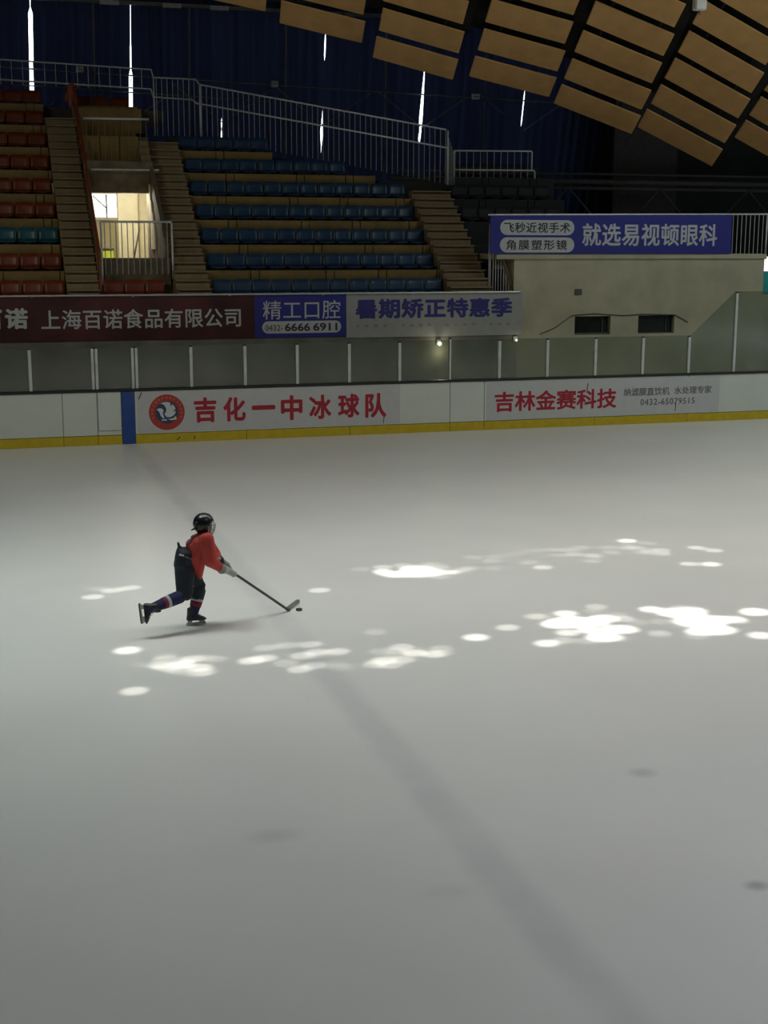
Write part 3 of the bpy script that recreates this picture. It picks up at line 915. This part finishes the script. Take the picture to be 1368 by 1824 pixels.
# rails above the lintel
bars = [((3.12 + .15 * i, 36.3, 6.42), (3.12 + .15 * i, 36.3, 7.44)) for i in range(11)]
railing('railing', 'brownish bar railing with a pale top rail above the doorway', [[(3.05, 36.3, 7.45), (4.70, 36.3, 7.47)]], [], bars, (3.9, 36.3, 6.42), bm_='rail_brown', r=.03)
lr = build(MB().tube([(3.18, 36.16, 6.19), (4.9, 36.16, 6.20)], .026), 'lintel_rail', 'steel'); tag(lr, 'single pale steel bar across the lintel above the doorway', 'rail')
# red handrail beside the left stairs
hr = empty('handrail', (3.0, 36, 5)); tag(hr, 'rusty red handrail with a red cloth tied at its top beside the left stairs', 'handrail')
def along(k, h): return (3.02, fy(k), fz(k) + h)
into(build(MB().tube([along(.2, .9), along(7.2, .95)], .032), 'tube', 'rail_red'), hr)
into(build(MB().tube([along(.2, .5), along(7.2, .5)], .026), 'tube', 'rail_red'), hr)
for k in (.2, 1.6, 3.0, 4.4, 5.8, 7.2):
    into(build(MB().tube([along(k, .0), along(k, .95)], .03), 'post', 'rail_red'), hr)
cl = MB(); cl.hull([((2.93, fy(7.2) - .05, fz(7.2) + .85), (.10, .05, .12)), ((2.90, fy(7.2) - .05, fz(7.2) + .50), (.05, .03, .16))]); cl.hull([((2.98, fy(7.2), fz(7.2) + .95), .06), ((2.80, fy(7.2), fz(7.2) + .62), (.04, .03, .12))])
into(build(cl, 'cloth', 'rail_red', None, True), hr)

# ------------------------------------------------------------------ curtain wall
YC = 42.0
SL = [(-1.2, -1.2), (2.08, 2.17), (4.90, 5.00), (7.60, 7.70), (10.71, 10.88), (13.88, 14.14), (17.27, 17.60), (20.2, 20.6)]   # slit x at z = 7.5 and z = 11
GAP = {1: lambda z: .060 if 8.3 < z < 10.9 else .010, 2: lambda z: (.055 if z < 9.3 else (.02 if z < 10 else .008)) if z > 7.7 else .008,
       3: lambda z: .018 if abs(z - 7.95) < .08 or abs(z - 7.5) < .1 else 0.0, 4: lambda z: .05 * max(0, 1 - abs(z - 7.75) / .55) + (.02 if 9.9 < z < 10.5 else 0),
       5: lambda z: max(0, .055 - abs(z - 8.3) * .03) if z > 7.5 else 0, 6: lambda z: .016 if 8.2 < z < 9.1 else 0.0}
def slit_x(i, z):
    a, b = SL[i]
    return lerp(a, b, (z - 7.5) / 3.5)
NZ = 40
ZT, ZB = 11.45, 5.0
for i in range(len(SL) - 1):
    mb = MB()
    nf = 64
    cols = []
    nfold = 9 + i % 3
    for u in range(nf + 1):
        t = u / nf
        colv = []
        for j in range(NZ + 1):
            z = lerp(ZB, ZT, j / NZ)
            xa = slit_x(i, z) + GAP.get(i, lambda z: 0.0)(z)
            xb = slit_x(i + 1, z) - GAP.get(i + 1, lambda z: 0.0)(z)
            dep = .09 * math.sin(2 * math.pi * nfold * t + i) + .03 * math.sin(2 * math.pi * (nfold * 2.3) * t + 2 * i)
            dep *= .6 + .4 * (1 - j / NZ)
            colv.append(mb.bm.verts.new((lerp(xa, xb, t), YC + dep * min(1, 12 * t, 12 * (1 - t)), z)))
        cols.append(colv)
    for u in range(nf):
        for j in range(NZ):
            mb.bm.faces.new((cols[u][j], cols[u + 1][j], cols[u + 1][j + 1], cols[u][j + 1]))
    o = build(mb, 'curtain', 'curtain', None, True)
    lab = ['left of the leftmost light slit', 'between the two bright left light slits', 'right of the second bright slit, behind the stepped rail', 'behind the left part of the sloping railing', 'behind the middle of the sloping railing', 'behind the right end of the sloping railing', 'at the far right beside the grey wall panel'][i]
    tag(o, 'dark blue pleated curtain ' + lab, 'curtain', 'blue curtains along the back wall')
wd = empty('window_4', (9, YC + .4, 5)); tag(wd, 'daylit window wall behind the blue curtains', kind='structure')
for i in range(len(SL) - 1):
    into(build(MB().box(SL[i][0] - .9, SL[i + 1][0] - .9, YC + .62, YC + .64, 5.0, 11.5), 'pane', 'daylight'), wd)
o = build(MB().box(-26, 40, YC + .7, YC + .9, 0, 15.1), 'wall_back', 'dark_wall'); tag(o, kind='structure')
o = build(MB().box(-26, 40, YC + .2, YC + .7, 0, 5.05), 'wall_back_lower', 'dark_wall'); tag(o, kind='structure')
o = build(MB().box(-26, 40, YC + .1, YC + .7, 11.3, 15.1), 'wall_back_upper', 'dark_wall'); tag(o, kind='structure')
o = build(MB().box(-26, -1.2, YC + .1, YC + .7, 5, 11.4), 'wall_back_left', 'dark_wall'); tag(o, kind='structure')
o = build(MB().box(19.9, 40, YC + .12, YC + .7, 5, 11.4), 'wall_back_right', 'dark_wall'); tag(o, kind='structure')
tr = empty('curtain_track', (8, YC, 11.2)); tag(tr, 'grey curtain track along the top of the blue curtains', 'curtain track')
into(build(MB().box(-3, 20.6, YC - .24, YC - .13, 11.14, 11.24), 'track', 'frame'), tr)
for x in (1.2, 4.1, 5.9, 7.3):
    into(build(MB().box(x, x + .55, YC - .30, YC - .24, 11.10, 11.22), 'cover', 'grey_box'), tr)
# grey wall panel and pipes at the right
o = build(MB().box(20.3, 22.6, 41.3, 41.45, 4.0, 9.2), 'wall_panel', mat('grey_wall_panel', (.085, .08, .075), .8)); tag(o, 'plain grey wall panel under the brown ceiling at the right', 'wall panel')
tb = empty('pipe_truss', (20, 40, 6.1)); tag(tb, 'two grey horizontal pipes with braces crossing the right back wall', 'truss')
for z, r in ((6.08, .06), (6.28, .09), (6.52, .04)):
    into(build(MB().tube([(12.5, 40.2, z), (32, 40.2, z + .02)], r, 10), 'pipe', 'frame', None, True), tb)
for i in range(6):
    x = 13.5 + 3.2 * i
    into(build(MB().tube([(x, 40.15, 4.6), (x + 1.5, 40.15, 6.1), (x + 3.0, 40.15, 4.6)], .035, 8), 'brace', 'frame', None, True), tb)
# thin bracing pipes in front of the curtains
br = empty('curtain_bracing', (9, YC - .35, 8)); tag(br, 'thin dark bracing pipes in front of the blue curtains', 'truss')
into(build(MB().tube([(-2, YC - .35, 9.35), (11.0, YC - .35, 8.98), (20.4, YC - .35, 8.75)], .022), 'pipe', 'frame'), br)
into(build(MB().tube([(-2, YC - .35, 8.90), (9.0, YC - .35, 8.55)], .018), 'pipe', 'frame'), br)
for i in range(1, 7):
    x = SL[i][0]
    into(build(MB().tube([(x - 1.5, YC - .3, 9.0), (x, YC - .3, 7.9), (x + 1.5, YC - .3, 8.9)], .018), 'brace', 'frame'), br)
    xm = (SL[i][0] + SL[i - 1][0]) / 2 + .3
    into(build(MB().tube([(xm, YC - .3, 5.2), (xm + .12, YC - .3, 11.1)], .03), 'mullion', 'frame'), br)

# ------------------------------------------------------------------ hanging brown ceiling panels
cp = empty('ceiling_baffles', (15, 34, 9)); tag(cp, 'rows of brown acoustic panels hanging under the roof', kind='structure')
STR = [((2.9, 10.95), (5.2, 10.60)), ((5.57, 10.52), (7.72, 10.18)), ((8.06, 9.91), (10.27, 9.51)), ((10.59, 9.16), (12.84, 8.67)), ((13.31, 8.80), (15.67, 8.33)), ((15.78, 8.17), (18.19, 7.41)), ((18.41, 7.60), (20.84, 6.56)), ((21.47, 7.39), (23.94, 6.28)), ((24.3, 6.9), (26.6, 5.7))]
bvec = Vector((-.16, -1.0, .54))
for (ax, az), (bx_, bz) in STR:
    A = Vector((ax, 36, az)); B = Vector((bx_, 36, bz))
    u0 = B - A
    nrm = u0.cross(bvec).normalized()
    if nrm.z < 0: nrm = -nrm
    h = bvec * .78
    t = nrm * .05
    for n in range(10):
        u = u0 * (1 - .028 * n)                  # the strips narrow towards the crown of the roof
        mb = MB()
        vs = [mb.bm.verts.new(p) for p in (Vector(), u, u + h, h, t, u + t, u + h + t, h + t)]
        for f in ((0, 1, 2, 3), (7, 6, 5, 4), (0, 4, 5, 1), (1, 5, 6, 2), (2, 6, 7, 3), (3, 7, 4, 0)):
            mb.bm.faces.new([vs[i] for i in f])
        bmesh.ops.bevel(mb.bm, geom=list(mb.bm.edges), offset=.018, segments=1, affect='EDGES')
        jit = Vector((random.uniform(-.03, .03), random.uniform(-.02, .02), random.uniform(-.015, .015)))
        put('ceiling_panel', mb.mesh('ceiling_panel'), 'panel', cp, A + bvec * n + jit - Vector(cp.location))
    # hanger rails and dark deck above the panels
    for s_ in (.2, .75):
        p0 = A + u0 * s_ + nrm * .12
        into(build(MB().tube([p0, p0 + bvec * 10], .03, 6), 'hanger_rail', 'roof'), cp)
    mb = MB()
    q = A + bvec * 1.2 + nrm * .5
    dd = [q - u0 * .10, q + u0 * 1.08, q + u0 * 1.0 + bvec * 9, q - u0 * .10 + bvec * 9]
    vs = [mb.bm.verts.new(p) for p in dd] + [mb.bm.verts.new(p + nrm * .04) for p in dd]
    for f in ((0, 1, 2, 3), (7, 6, 5, 4), (0, 4, 5, 1), (1, 5, 6, 2), (2, 6, 7, 3), (3, 7, 4, 0)):
        mb.bm.faces.new([vs[i] for i in f])
    into(build(mb, 'roof_deck', 'roof'), cp)

# ------------------------------------------------------------------ small fixtures
def fixture(x, y, z, w_, h_, label, m='grey_box'):
    e = empty('wall_light_box', (x, y, z)); tag(e, label, 'light fixture')
    into(build(MB().box(x - w_, x + w_, y - .08, y + .08, z - h_, z + h_, .02), 'housing', m), e)
    into(build(MB().box(x - w_ * .7, x + w_ * .7, y - .095, y - .08, z - h_ * .25, z + h_ * .1), 'lens', 'frame'), e)
    into(build(MB().box(x - .02, x + .02, y + .07, y + .45, z + h_ * .3, z + h_ * .6), 'arm', 'frame'), e)
fixture(9.10, 41.3, 9.02, .11, .085, 'small grey box above the left part of the sloping railing')
fixture(15.5, 41.3, 8.86, .12, .085, 'small grey box on the curtains above the short railing')
fixture(3.40, 40.9, 9.18, .10, .08, 'small grey box on the top rail by the red cloth')
fixture(12.35, 36.2, 9.72, .09, .05, 'small pale box wedged between brown ceiling panels')
sp = empty('hanging_box', (16.55, 29.5, 9.7)); tag(sp, 'small white box hanging among the brown ceiling panels at top right', 'fixture')
into(build(MB().box(16.40, 16.69, 29.4, 29.6, 9.64, 10.05, .03), 'housing', 'white_box'), sp)
into(build(MB().tube([(16.55, 29.5, 9.56), (16.55, 29.5, 9.66)], .02), 'stem', 'frame'), sp)
into(build(MB().tube([(16.55, 29.5, 10.0), (16.55, 29.5, 12.0)], .02), 'hanger', 'frame'), sp)
def wall_lamp(x, z, power, label, rb):
    e = empty('wall_lamp', (x, YW - .02, z)); tag(e, label, 'lamp')
    into(build(MB().box(x - .06, x + .06, YW - .05, YW, z - .04, z + .10, .01), 'base', 'grey_box'), e)
    into(build(MB().hull([((x, YW - .12, z), rb)]), 'bulb', 'bulb', None, True), e)
    l = bpy.data.lights.new('lamp_light', 'POINT'); l.energy = power; l.color = (1, .9, .6); l.shadow_soft_size = .06
    lo = bpy.data.objects.new('lamp_light', l); COL.objects.link(lo); lo.location = (x, YW - .22, z - .22); 
wall_lamp(11.32, 1.88, 5, 'glowing bulb behind the rink glass below the grey-white banner', .055)
wall_lamp(13.40, 1.93, .6, 'tiny bright bulb behind the glass at the right end of the grey-white banner', .03)
# bit of a lit room at the right edge
rm = empty('display_board', (21.3, 33.6, 3.0)); tag(rm, 'turquoise board under a bright strip at the right edge of the plaster wall', 'board')
into(build(MB().box(20.9, 22.4, 33.6, 33.65, 2.9, 3.62), 'panel', 'turquoise'), rm)
into(build(MB().box(20.9, 22.4, 33.6, 33.65, 3.62, 4.02), 'lit_strip', emit('lit_strip', (1.0, .98, .8), 1.3, False)), rm)

# ------------------------------------------------------------------ the skater
ANG = -math.atan2(2.32, 15.1)
person = empty('person', (2.32, 15.1, 0), ANG)
tag(person, 'skater in red jersey, dark pants and black helmet leaning forward over a hockey stick', 'person')
def J(xc, yc, v):
    """sketch position (556 units per metre, origin at the standing foot) -> local metres"""
    u = (xc - 540) / 556.0
    return Vector((u, v, ((860 - yc) / 3.6 - 39.5 * v - 6.2 * u) / 151.0))
def blob(name, hulls, m, parent=None, voxel=.010, smooth=4):
    mb = MB()
    for h in hulls: mb.hull(h, 12)
    o = build(mb, name, m, None, True)
    r = o.modifiers.new('r', 'REMESH'); r.mode = 'VOXEL'; r.voxel_size = voxel; r.use_smooth_shade = True
    s = o.modifiers.new('s', 'SMOOTH'); s.factor = .5; s.iterations = smooth
    dg = bpy.context.evaluated_depsgraph_get(); dg.update()
    me = bpy.data.meshes.new_from_object(o.evaluated_get(dg))
    old = o.data
    o.modifiers.clear()
    o.data = me
    bpy.data.meshes.remove(old)
    if not me.materials: me.materials.append(M[m])
    for f in me.polygons: f.use_smooth = True
    o.name = name
    if parent is not None: o.parent = parent
    return o
M['skin'] = mat('skin', (.55, .36, .26), .55, var=.05)
M['jersey'] = mat('red_jersey', (.46, .050, .036), .8, var=.10, bump=.5, bscale=11)
M['pants'] = mat('dark_pants', (.012, .017, .026), .75, bump=.5, bscale=9)
M['sock'] = mat('navy_sock', (.020, .024, .085), .85)
M['stripe_white'] = mat('white_stripe', (.50, .50, .48), .85)
M['stripe_red'] = mat('red_stripe', (.26, .02, .04), .85)
M['helmet'] = mat('black_helmet', (.010, .013, .012), .3)
M['cage'] = mat('pale_cage', (.55, .57, .55), .4, .2)
M['glove'] = mat('grey_glove', (.34, .345, .31), .7, var=.12)
M['glove_dark'] = mat('black_glove_cuff', (.02, .022, .02), .7)
M['boot'] = mat('black_boot', (.018, .018, .02), .45)
M['holder'] = mat('grey_blade_holder', (.42, .43, .42), .45)
M['blade'] = mat('skate_steel', (.55, .56, .56), .25, .9)
M['shaft'] = mat('grey_stick', (.085, .085, .08), .5)
M['tape'] = mat('grey_blade_tape', (.27, .27, .25), .7)
M['hair'] = mat('black_hair', (.012, .010, .009), .6)

head = J(606, 216, .03)
neck = J(612, 262, .0)
chest = J(575, 345, .0); belly = J(535, 440, .0); pelvis = J(495, 480, .0)
shN, shF = J(622, 312, -.155), J(600, 290, .15)      # near (right) and far (left) shoulder
elN, elF = J(640, 448, -.20), J(672, 400, .17)
wrN, wrF = J(705, 492, -.10), J(702, 450, .06)
hipN, hipF = J(478, 500, -.09), J(515, 500, .09)
knN, knF = J(462, 668, -.19), J(570, 622, .10)
anN, anF = J(262, 752, -.40), J(522, 792, .02)
# body, one continuous surface
body = blob('body', [
    [(head + Vector((.0, 0, .015)), (.085, .072, .10)), (head + Vector((.04, 0, -.06)), (.05, .045, .05))],
    [(head + Vector((.088, 0, -.012)), .014), (head + Vector((.078, 0, .02)), .012)],
    [(head + Vector((-.01, 0, -.05)), .05), (neck, .052), (chest + Vector((.02, 0, .06)), .06)],
    [(chest, (.10, .13, .11)), (belly, (.10, .12, .10))], [(belly, (.10, .12, .10)), (pelvis, (.11, .13, .10))],
    [(chest, .08), (shN, .055)], [(chest, .08), (shF, .055)],
    [(shN, .052), (elN, .042)], [(elN, .042), (wrN, .03)], [(shF, .052), (elF, .042)], [(elF, .042), (wrF, .03)],
    [(pelvis, .10), (hipN, .085)], [(hipN, .085), (knN, .055)], [(knN, .055), (lerp(knN, anN, .35), .055), (anN, .036)],
    [(pelvis, .10), (hipF, .085)], [(hipF, .085), (knF, .055)], [(knF, .055), (lerp(knF, anF, .35), .055), (anF, .036)]], 'skin', person)
for s in (-1, 1):
    build(MB().hull([(head + Vector((.083, .030 * s, .012)), (.008, .013, .008))]), 'eye', 'black_print', person, True)
build(MB().hull([(head + Vector((.083, -.02, -.058)), .007), (head + Vector((.083, .02, -.058)), .007)]), 'mouth', 'red_print', person, True)
blob('hair', [[(head + Vector((-.035, 0, .03)), (.075, .080, .09)), (head + Vector((-.055, 0, -.06)), (.035, .06, .04))]], 'hair', person)
# jersey
jer = blob('jersey', [
    [(J(578, 335, 0), (.130, .165, .125)), (J(548, 425, 0), (.130, .16, .10))],
    [(J(548, 425, 0), (.125, .16, .09)), (J(572, 530, .02), (.035, .14, .05))],
    [(J(612, 262, .01), (.068, .07, .03)), (J(605, 290, 0), (.10, .12, .05))],
    [(J(615, 278, 0), (.075, .10, .045)), (J(578, 335, 0), (.12, .16, .10))],
    [(J(520, 340, 0), (.06, .13, .06)), (J(560, 390, 0), (.10, .15, .10))],
    [(J(605, 300, 0), (.09, .12, .05)), (shN, (.078, .07, .075))], [(J(605, 300, 0), (.09, .12, .05)), (shF, (.078, .07, .075))],
    [(shN, (.082, .075, .08)), (elN, (.082, .07, .075))], [(elN, (.080, .068, .072)), (lerp(elN, wrN, .85), .052)],
    [(shF, (.082, .075, .08)), (elF, .07)], [(elF, .068), (lerp(elF, wrF, .85), .050)]], 'jersey', person, .011, 5)
# pants
pants = blob('pants', [
    [(J(490, 385, 0), (.120, .165, .045)), (J(482, 470, 0), (.135, .175, .09))],
    [(J(482, 470, 0), (.130, .17, .09)), (J(478, 520, -.09), (.115, .11, .10))],
    [(J(478, 510, -.09), (.118, .11, .10)), (J(470, 640, -.17), (.090, .09, .06)), (J(480, 672, -.19), (.075, .085, .05))],
    [(J(500, 480, .05), (.12, .13, .09)), (J(555, 600, .10), (.085, .095, .07))], [(J(557, 600, .10), (.092, .10, .07)), (J(552, 676, .07), (.072, .09, .022))],
    [(J(446, 352, -.02), (.016, .05, .03)), (J(440, 336, -.02), (.013, .02, .025))],
    [(J(452, 372, 0), (.04, .10, .03)), (J(460, 420, 0), (.08, .15, .06))]], 'pants', person, .011, 4)
# socks with stripes
def band(a, b, ra, rb, m, parent):
    mb = MB(); mb.tube([a, lerp(a, b, .5), b], [ra, (ra + rb) / 2, rb], 16)
    return build(mb, 'sock_stripe', m, parent, True)
for kn, an, sw, sr in ((knN, anN, (.43, .52), (.54, .62)), (knF, anF, (.38, .48), (.50, .68))):
    mid = lerp(kn, an, .35)
    sk = blob('sock', [[(lerp(kn, an, .10), .076), (mid, .074)], [(mid, .074), (an, .050)]], 'sock', person, .010, 3)
    def rad(t): return .0795 if t < .35 else lerp(.0755, .0525, (t - .35) / .65)
    band(lerp(kn, an, sw[0]), lerp(kn, an, sw[1]), rad(sw[0]), rad(sw[1]), 'stripe_white', sk)
    band(lerp(kn, an, sr[0]), lerp(kn, an, sr[1]), rad(sr[0]), rad(sr[1]), 'stripe_red', sk)
# helmet and cage
def helm(u, v):
    th = lerp(.02, 2.50, v); ph = 2 * math.pi * u
    d = Vector((math.sin(th) * math.cos(ph), math.sin(th) * math.sin(ph), math.cos(th)))
    return Vector((d.x * .110, d.y * .100, d.z * .112))
mb = MB()
nu, nv = 36, 16
hg = [[mb.bm.verts.new(helm(i / nu, j / nv)) for j in range(nv + 1)] for i in range(nu)]
for i in range(nu):
    for j in range(nv):
        c = (helm((i + .5) / nu, (j + .5) / nv))
        if c.x > .062 and c.z < .035: continue
        if c.x > .03 and c.z < -.045: continue
        mb.bm.faces.new((hg[i][j], hg[(i + 1) % nu][j], hg[(i + 1) % nu][j + 1], hg[i][j + 1]))
bmesh.ops.delete(mb.bm, geom=[v for v in mb.bm.verts if not v.link_faces], context='VERTS')
ho = build(mb, 'helmet', 'helmet', person, True)
ho.location = head + Vector((-.005, 0, .018)); ho.rotation_euler = (0, R(6), R(14))
sol = ho.modifiers.new('t', 'SOLIDIFY'); sol.thickness = .012; sol.offset = 1
rd = MB(); rd.hull([((-.03, -.03, .104), (.03, .010, .008)), ((.04, -.03, .104), (.03, .010, .008))]); rd.hull([((-.03, .03, .104), (.03, .010, .008)), ((.04, .03, .104), (.03, .010, .008))])
build(rd, 'helmet_ridge', 'helmet', ho, True)
build(MB().hull([((-.098, -.05, .02), (.02, .03, .012)), ((-.112, -.03, -.01), (.02, .03, .010))]), 'helmet_ridge', 'helmet', ho, True)
build(MB().hull([((-.055, -.072, .082), (.007, .007, .007)), ((.005, -.070, .097), (.007, .007, .007))]), 'helmet_sticker', 'white_print', ho, True)
build(MB().tube([(-.085, -.05, -.05), (-.125, -.06, -.055), (-.155, -.06, -.072)], [.014, .012, .006]), 'strap_end', 'helmet', ho, True)
cg = MB()
def cagept(a, z):
    r = math.sqrt(max(0, 1 - (z / .17) ** 2))
    return Vector((.012 + .128 * r * math.cos(a), .104 * r * math.sin(a), z - .02))
for z in (.03, .005, -.02, -.045, -.07, -.095):
    cg.tube([cagept(R(a), z) for a in range(-80, 81, 16)], .0045, 6)
for a in (-80, -60, -40, -20, 0, 20, 40, 60, 80):
    cg.tube([cagept(R(a), z) for z in (.035, .0, -.035, -.07, -.10)], .004, 6)
build(cg, 'face_cage', 'cage', ho, True)
build(MB().hull([((.09, 0, -.128), (.03, .04, .014)), ((.05, 0, -.120), (.02, .06, .014))]), 'chin_cup', 'helmet', ho, True)
# marks on the jersey back and pants, laid onto the cloth
def lay_on(target, pts, direction, m, name, lift=.006):
    """patch grid: pts is a rows x cols list of local points, pushed along direction onto target"""
    bvh = BVHTree.FromPolygons([v.co for v in target.data.vertices], [p.vertices for p in target.data.polygons])
    mb = MB()
    G = []
    d = Vector(direction).normalized()
    for row in pts:
        g = []
        for p in row:
            hit = bvh.ray_cast(Vector(p) - d * .5, d)
            q = hit[0] + hit[1] * lift if hit[0] is not None else Vector(p)
            g.append(mb.bm.verts.new(q))
        G.append(g)
    for i in range(len(G) - 1):
        for j in range(len(G[0]) - 1):
            mb.bm.faces.new((G[i][j], G[i + 1][j], G[i + 1][j + 1], G[i][j + 1]))
    ret = bmesh.ops.extrude_face_region(mb.bm, geom=list(mb.bm.faces))
    bmesh.ops.translate(mb.bm, verts=[g for g in ret['geom'] if isinstance(g, bmesh.types.BMVert)], vec=tuple(-d * .003))
    return build(mb, name, m, target, True)
def strip(a, b, wv, n, wdir):
    a, b, wdir = Vector(a), Vector(b), Vector(wdir)
    return [[lerp(a, b, i / n) - wdir * wv / 2 + wdir * wv * j / 2 for j in range(3)] for i in range(n + 1)]
bd = Vector((.62, .70, -.30))
lay_on(jer, strip(J(515, 290, -.10), J(488, 345, -.12), .050, 5, (0, .8, .5)), bd, 'black_print', 'number_mark')
lay_on(jer, strip(J(518, 290, -.12), J(508, 288, .02), .045, 5, (.5, 0, .6)), bd, 'black_print', 'number_mark')
lay_on(pants, strip(J(445, 410, -.15), J(475, 416, -.17), .020, 4, (0, 0, 1)), (.3, 1, -.2), 'stripe_white', 'print_mark')
lay_on(pants, strip(J(482, 421, -.17), J(520, 438, -.17), .014, 4, (0, 0, 1)), (.1, 1, -.2), 'grey_print', 'print_mark')
lay_on(pants, strip(J(520, 648, -.2), J(534, 632, -.2), .018, 3, (0, 0, 1)), (0, 1, 0), 'stripe_white', 'print_mark')

# skates
def skate(ankle, toe_dir, up_dir, label):
    t = Vector(toe_dir).normalized(); uu = Vector(up_dir); uu = (uu - t * uu.dot(t)).normalized(); s = uu.cross(t)
    mtx = Matrix((( t.x, s.x, uu.x, ankle.x), (t.y, s.y, uu.y, ankle.y), (t.z, s.z, uu.z, ankle.z), (0, 0, 0, 1)))
    boot = blob('skate_boot', [[((-.01, 0, .075), (.052, .046, .02)), ((-.012, 0, 0), (.052, .044, .04))], [((-.02, 0, -.01), (.050, .042, .04)), ((-.03, 0, -.05), (.045, .038, .02))],
                          [((0, 0, -.01), (.05, .042, .035)), ((.10, 0, -.045), (.045, .040, .022))], [((-.03, 0, -.055), (.045, .036, .014)), ((.125, 0, -.055), (.038, .036, .014))],
                          [((.02, 0, .07), (.03, .03, .04)), ((.035, 0, .10), (.015, .03, .025))]], 'boot', None, .009, 3)
    h = MB()
    h.prism([(-.055, -.062), (-.005, -.062), (-.015, -.095), (-.04, -.100), (-.065, -.095)], -.014, .014)
    h.prism([(.065, -.062), (.135, -.062), (.140, -.090), (.105, -.100), (.075, -.092)], -.014, .014)
    h.prism([(-.075, -.092), (.148, -.088), (.145, -.104), (-.075, -.106)], -.009, .009)
    hd = build(h, 'blade_holder', 'holder', boot)
    bl = build(MB().prism([(-.080, -.104), (.150, -.100), (.155, -.110), (.135, -.121), (-.070, -.121), (-.085, -.114)], -.003, .003), 'blade', 'blade', boot)
    lc = MB()
    for i in range(5):
        x = .025 + .018 * i; z = .045 - .018 * i
        lc.tube([(x, -.030, z - .004), (x + .012, 0, z + .006), (x, .030, z - .004)], .004, 6)
    build(lc, 'laces', 'stripe_white', boot, True)
    boot.matrix_local = mtx
    boot.parent = person
    boot.matrix_parent_inverse = Matrix.Identity(4)
    boot['label'] = label
    return boot
skF = skate(Vector((anF.x - .005, anF.y, .121)), (1, .12, .02), (-.05, 0, 1), 'black skate flat on the ice')
skN = skate(anN + Vector((-.005, 0, -.005)), (.10, -.25, -1), (1, 0, .18), 'black skate lifted behind with its blade turned back')

# stick and puck (local frame of the skater, then placed as things of their own)
WM = Matrix.Translation((2.32, 15.1, 0)) @ Matrix.Rotation(ANG, 4, 'Z')
heel = Vector((1.085, .45, .03))
topend = J(694, 456, .06)
sdir = (heel - topend).normalized()
hN = topend + sdir * .185
hF = topend + sdir * .055
stick = empty('hockey_stick', WM @ heel); tag(stick, 'dark grey hockey stick held low by the skater in red', 'hockey stick')
def spart(mb, name, m, smooth=False):
    o = build(mb, name, m, None, smooth); o.data.transform(WM); return into(o, stick)
spart(MB().tube([topend, lerp(topend, heel, .5), heel], .0155, 8), 'shaft', 'shaft', True)
spart(MB().tube([topend - sdir * .015, topend + sdir * .03], .017, 8), 'butt_cap', 'tape', True)
bl = MB()
bt = Vector((1.285, .77, .0)); bd2 = (bt - Vector((heel.x, heel.y, 0)))
N = 7
sect = []
for i in range(N + 1):
    t = i / N
    c = Vector((heel.x, heel.y, 0)) + bd2 * t + Vector((-.03, .02, 0)) * math.sin(t * 1.6)
    hgt = lerp(.062, .072, t) * (1 if t < .9 else .75)
    nn = Vector((bd2.y, -bd2.x, 0)).normalized() * .006
    sect.append([bl.bm.verts.new(c + nn + Vector((0, 0, .004 + .012 * t * t))), bl.bm.verts.new(c + nn + Vector((0, 0, hgt))), bl.bm.verts.new(c - nn + Vector((0, 0, hgt))), bl.bm.verts.new(c - nn + Vector((0, 0, .004 + .012 * t * t)))])
for i in range(N):
    for j in range(4):
        bl.bm.faces.new((sect[i][j], sect[i][(j + 1) % 4], sect[i + 1][(j + 1) % 4], sect[i + 1][j]))
bl.bm.faces.new(sect[0]); bl.bm.faces.new(sect[-1][::-1])
spart(bl, 'blade', 'tape')
spart(MB().tube([heel - sdir * .10, heel, Vector((heel.x, heel.y, .012)) + bd2 * .12], [.013, .017, .02], 8), 'heel_wrap', 'shaft', True)
pk = empty('puck', WM @ Vector((1.228, .49, 0))); tag(pk, 'black puck on the ice at the stick blade', 'puck')
pm = MB(); pm.tube([(0, 0, .0), (0, 0, .003), (0, 0, .022), (0, 0, .025)], [.035, .038, .038, .035], 20)
build(pm, 'rubber_disc', 'black_print', pk, False)
# gloves closed on the shaft
def glove(h, wrist, flip, label):
    a = sdir
    pal = (wrist - h); pal = (pal - a * pal.dot(a)).normalized()       # palm side of the shaft
    b = a.cross(pal) * flip
    K = 1.25
    hl = [[(h + pal * .036 - a * .042, .036), (h + pal * .036 + a * .048, .034), (lerp(h, wrist, .55), .042)]]
    hl.append([(lerp(h, wrist, .5), .044), (wrist + (wrist - h).normalized() * .01, .052)])
    for i in range(4):
        c = h + a * (-.048 + .034 * i)
        rr_ = .0165 if i < 3 else .0145
        ang = [10, 75, 140, 205] if i < 3 else [10, 70, 125, 180]
        pts = [c + (pal * math.cos(R(q)) + b * math.sin(R(q))) * .032 for q in ang]
        for p, q in zip(pts[:-1], pts[1:]): hl.append([(p, rr_), (q, rr_ * .95)])
    tb0 = h + pal * .032 - a * .055
    tb1 = h - b * .034 - a * .046 + pal * .008
    tb2 = h - b * .026 - a * .012 - pal * .020
    hl.append([(tb0, .018), (tb1, .017)]); hl.append([(tb1, .017), (tb2, .015)])
    g = blob('glove', hl, 'glove', person, .006, 2)
    g['label'] = label
    d = (wrist - h).normalized()
    cf = MB(); cf.tube([wrist - d * .022, wrist + d * .03, wrist + d * .045], [.052, .060, .056], 16)
    build(cf, 'cuff', 'glove_dark' if flip < 0 else 'glove', g, True)
    tp = MB(); tp.hull([(h + sdir * .066 + pal * .024, .020), (h + sdir * .066 + b * .030, .018)])
    build(tp, 'finger_pad', 'glove_dark', g, True)
    return g
glove(hN, wrN + Vector((.02, 0, -.01)), 1, 'grey glove on the lower grip')
glove(hF, wrF, -1, 'grey glove at the top of the stick')
